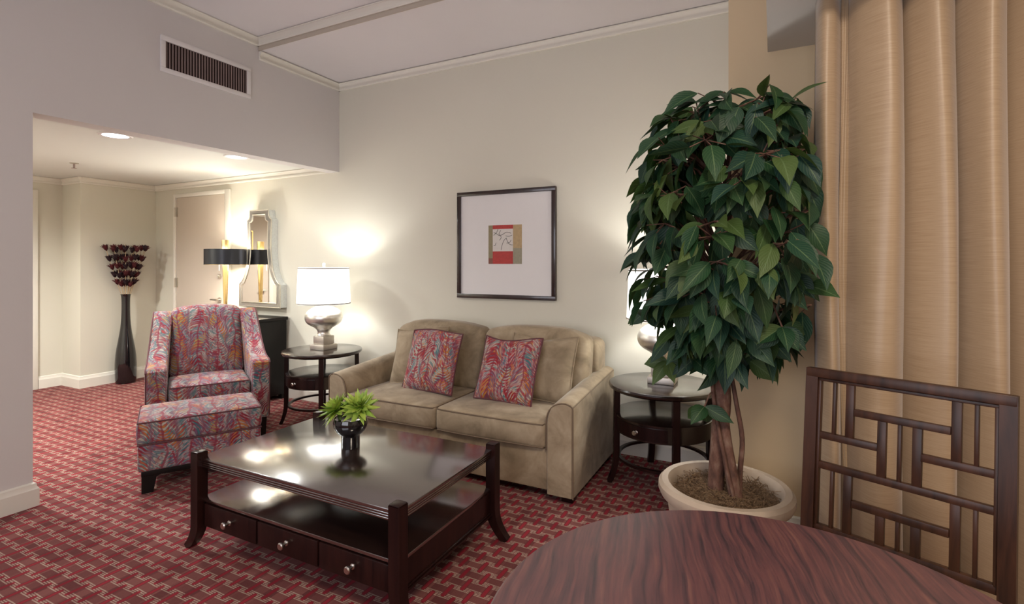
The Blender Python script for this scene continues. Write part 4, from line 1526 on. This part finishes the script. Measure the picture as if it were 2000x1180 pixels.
# low hanging sprays on the lamp side, as in front of the right side table
for pts, nl in (([(-0.02, 0, 0.62), (-0.13, -0.02, 0.66), (-0.235, -0.03, 0.58)], 6), ([(-0.03, -0.02, 0.44), (-0.05, -0.05, 0.46), (-0.075, -0.06, 0.40)], 4), ([(-0.02, 0, 0.75), (-0.09, -0.04, 0.70), (-0.12, -0.05, 0.60)], 5),
               ([(-0.02, 0, 0.9), (-0.2, -0.02, 0.92), (-0.33, -0.02, 0.80)], 7), ([(0.0, 0, 0.85), (0.1, -0.06, 0.85), (0.17, -0.12, 0.72)], 9), ([(0.0, 0, 0.9), (0.06, -0.1, 0.85), (0.09, -0.14, 0.70)], 8), ([(0.0, 0, 0.9), (0.15, -0.15, 0.92), (0.22, -0.24, 0.78)], 8), ([(0.0, 0, 1.0), (0.18, -0.15, 1.1), (0.26, -0.26, 0.98)], 8), ([(0.0, 0, 0.85), (0.02, -0.1, 0.9), (0.03, -0.2, 0.78)], 7)):
    C = catmull(pts, 4)
    tube(br, C, 0.0035, 5)
    e = C[-1]
    for i in range(nl):
        a = 2 * PI * i / nl + rt.uniform(-0.3, 0.3)
        d = Vector((math.cos(a), math.sin(a) * 0.5 - 0.1, rt.uniform(-1.0, 0.1)))
        try_leaf(Vector(e), d, Vector((rt.uniform(-0.3, 0.3), -1.0, 0.35)), rt.uniform(0.105, 0.14), rt.uniform(0.058, 0.07), 0.3)
link('branches', br, M['bark'], tree, 60)
link('foliage', lf, M['leaf'], tree, 60, uv=False, recalc=False)

# ------------------------------------------------------------------ curtain
def build_curtain():
    b = NB()
    uvl = b.loops.layers.uv.new('UVMap')
    creases = [0.150, 0.236, 0.262, 0.443, 0.603, 0.745, 0.90, 1.06, 1.20, 1.37, 1.52, 1.68, 1.84, 2.0]
    amp = [0.070, 0.012, 0.105, 0.085, 0.100, 0.085, 0.10, 0.09, 0.10, 0.09, 0.09, 0.10, 0.09]
    cols = []
    for k in range(len(creases) - 1):
        n = 14
        for i in range(n):
            u = i / n
            cols.append((creases[k], creases[k + 1] - creases[k], u, amp[k], k))
    nz = 26
    grid = []
    for (x0, w, u, a, k) in cols:
        col = []
        for j in range(nz + 1):
            z = 0.015 + (2.44 - 0.015 - 0.002) * j / nz
            zz = z / 2.44
            # ridges lean towards the room, valleys are pinched; folds open out lower down
            ridge = max(0.0, math.sin(PI * u)) ** 0.75
            a2 = a * (0.85 + 0.25 * (1 - zz))
            sway = 0.010 * math.sin(2.1 * z + k * 1.9) + (0.022 * (0.62 - zz) if k in (2,) else 0)
            skew = 0.22 * w * math.sin(PI * u) * (0.6 + 0.3 * math.sin(k * 2.3 + z))
            x = x0 + w * u + skew * 0.5 + sway * math.sin(PI * u) + 0.004 * math.sin(3 * z + k)
            y = 2.435 - 1.35 * a2 * ridge + 0.006 * math.sin(9 * u + 1.3 * z + k)
            col.append(b.verts.new((x, y, z)))
        grid.append(col)
    arc_ = [0.0]
    for A, B in zip(grid, grid[1:]):
        arc_.append(arc_[-1] + (B[13].co - A[13].co).length)
    for i in range(len(grid) - 1):
        for j in range(nz):
            f = b.faces.new((grid[i][j], grid[i + 1][j], grid[i + 1][j + 1], grid[i][j + 1]))
            for l, (ii, jj) in zip(f.loops, ((i, j), (i + 1, j), (i + 1, j + 1), (i, j + 1))):
                l[uvl].uv = (arc_[ii], grid[ii][jj].co.z)
    o = link('curtain', b, M['curt'], None, 60, uv=False)
    md = o.modifiers.new('cloth_thickness', 'SOLIDIFY')
    md.thickness = 0.004
    return tag(o, 'floor-length gold slubbed curtain hanging in folds at the right of the room', 'curtain')


build_curtain()

# ------------------------------------------------------------------ dining table and chair
t = thing('dining_table', 'round red mahogany dining table in the lower right corner', 'table', (0.014, 0.945, 0))
b = NB(); lathe(b, [(0.470, 0.712), (0.490, 0.715), (0.497, 0.722), (0.4985, 0.732), (0.497, 0.741), (0.492, 0.745)], 96); link('tabletop', b, M['table'], t)
b = NB(); lathe(b, [(0.07, 0.05), (0.055, 0.12), (0.05, 0.30), (0.06, 0.45), (0.05, 0.60), (0.10, 0.70), (0.16, 0.713)], 32); link('pedestal', b, M['brown'], t)
for k in range(4):
    a = PI / 4 + k * PI / 2
    b = NB(); sweep_rect(b, [(0.04 * math.cos(a), 0.04 * math.sin(a), 0.12), (0.18 * math.cos(a), 0.18 * math.sin(a), 0.075), (0.33 * math.cos(a), 0.33 * math.sin(a), 0.018)], 0.06, [0.08, 0.06, 0.035], (-math.sin(a), math.cos(a), 0)); link('foot', b, M['brown'], t)


def build_dining_chair():
    th = math.atan2(-0.197, 0.47)
    lean = 0.095
    # local frame: x along the back, -y towards the table, back plane y=0 at seat height
    Ht, W2 = 1.03, 0.2545
    seat_z = 0.455
    # world position of the top-left corner was measured; step down the lean to the seat
    d = Vector((math.cos(th), math.sin(th), 0)); nrm = Vector((-math.sin(th), math.cos(th), 0))
    top_mid = Vector((0.340, 1.9055, 0))
    off = math.tan(lean) * (Ht - seat_z)
    org = top_mid - nrm * off
    t = thing('dining_chair', 'brown wooden dining chair with a geometric lattice back at the mahogany table', 'chair', (org.x, org.y, 0), th)

    def P(u, v, y=0.0):          # u from the left outer edge, v below the top (along the slope)
        s = Ht / math.cos(0) - v * math.cos(lean)
        return Vector((u - W2, math.tan(lean) * (s - seat_z) + y, s))
    ld = Vector((0, math.sin(lean), math.cos(lean)))

    def bar(bm, u0, u1, v0, v1, dep, bev=0.0018, y=0.0):
        c = (P(u0, v0) + P(u1, v1)) / 2 + Vector((0, y, 0))
        m = Matrix.Translation(c) @ Matrix.Rotation(-lean, 4, 'X')
        boxm(bm, m, u1 - u0, dep, abs(v1 - v0), bev)
    L = 2 * W2
    for s in (-1, 1):
        b = NB()
        u0 = 0.0 if s < 0 else L - 0.036
        x = s * (W2 - 0.018)
        sweep_rect(b, [(x, off, Ht), (x, 0, seat_z), (x, 0.0, 0.40), (x, 0.03, 0.18), (x, 0.075, 0.0)], [0.036, 0.036, 0.036, 0.034, 0.030], [0.034, 0.040, 0.042, 0.038, 0.032], (1, 0, 0))
        link('rear_post', b, M['brown'], t, 30)
        b = NB(); sweep_rect(b, [(x, -0.43, 0.44), (x, -0.43, 0.0)], [0.042, 0.032], [0.042, 0.032], (1, 0, 0)); link('leg', b, M['brown'], t)
        # inner moulding strip beside the post
        b = NB(); ua = 0.036 if s < 0 else L - 0.045
        bar(b, ua, ua + 0.009, 0.036, 0.50, 0.022)
        link('inner_moulding', b, M['brown'], t)
    b = NB(); bar(b, 0.0, L, -0.002, 0.028, 0.036, 0.004); bar(b, 0.036, L - 0.036, 0.028, 0.038, 0.022, 0.002); link('top_rail', b, M['brown'], t)
    b = NB(); bar(b, 0.036, L - 0.036, 0.494, 0.518, 0.022); link('bottom_rail', b, M['brown'], t)
    b = NB()
    i0, i1 = 0.044, L - 0.044
    hr = 0.011
    for u0, u1, v in ((0.139, 0.374, 0.121), (i0, 0.203, 0.212), (0.308, i1, 0.212), (i0, i1, 0.307), (0.139, 0.374, 0.401)):
        bar(b, u0, u1, v - hr, v + hr, 0.020)
    for u, w, v0, v1 in ((0.083, 0.010, 0.036, 0.203), (0.127, 0.023, 0.036, 0.203), (0.213, 0.023, 0.130, 0.298), (0.257, 0.010, 0.130, 0.298), (0.299, 0.023, 0.130, 0.298), (0.386, 0.023, 0.036, 0.203), (0.428, 0.010, 0.036, 0.203),
                         (0.083, 0.010, 0.316, 0.496), (0.127, 0.023, 0.316, 0.496), (0.213, 0.023, 0.410, 0.496), (0.257, 0.010, 0.410, 0.496), (0.299, 0.023, 0.410, 0.496), (0.386, 0.023, 0.316, 0.496), (0.428, 0.010, 0.316, 0.496)):
        bar(b, u - w / 2, u + w / 2, v0, v1, 0.018, 0.002)
    link('lattice', b, M['brown'], t)
    b = NB(); soft_box(b, 0.46, 0.42, 0.06, 0.025, (0, -0.235, 0.455)); link('seat', b, M['velvet'], t, 50)
    b = NB(); box(b, -W2 + 0.02, W2 - 0.02, -0.44, -0.015, 0.375, 0.428, 0.003); link('seat_frame', b, M['brown'], t)
    return t


build_dining_chair()
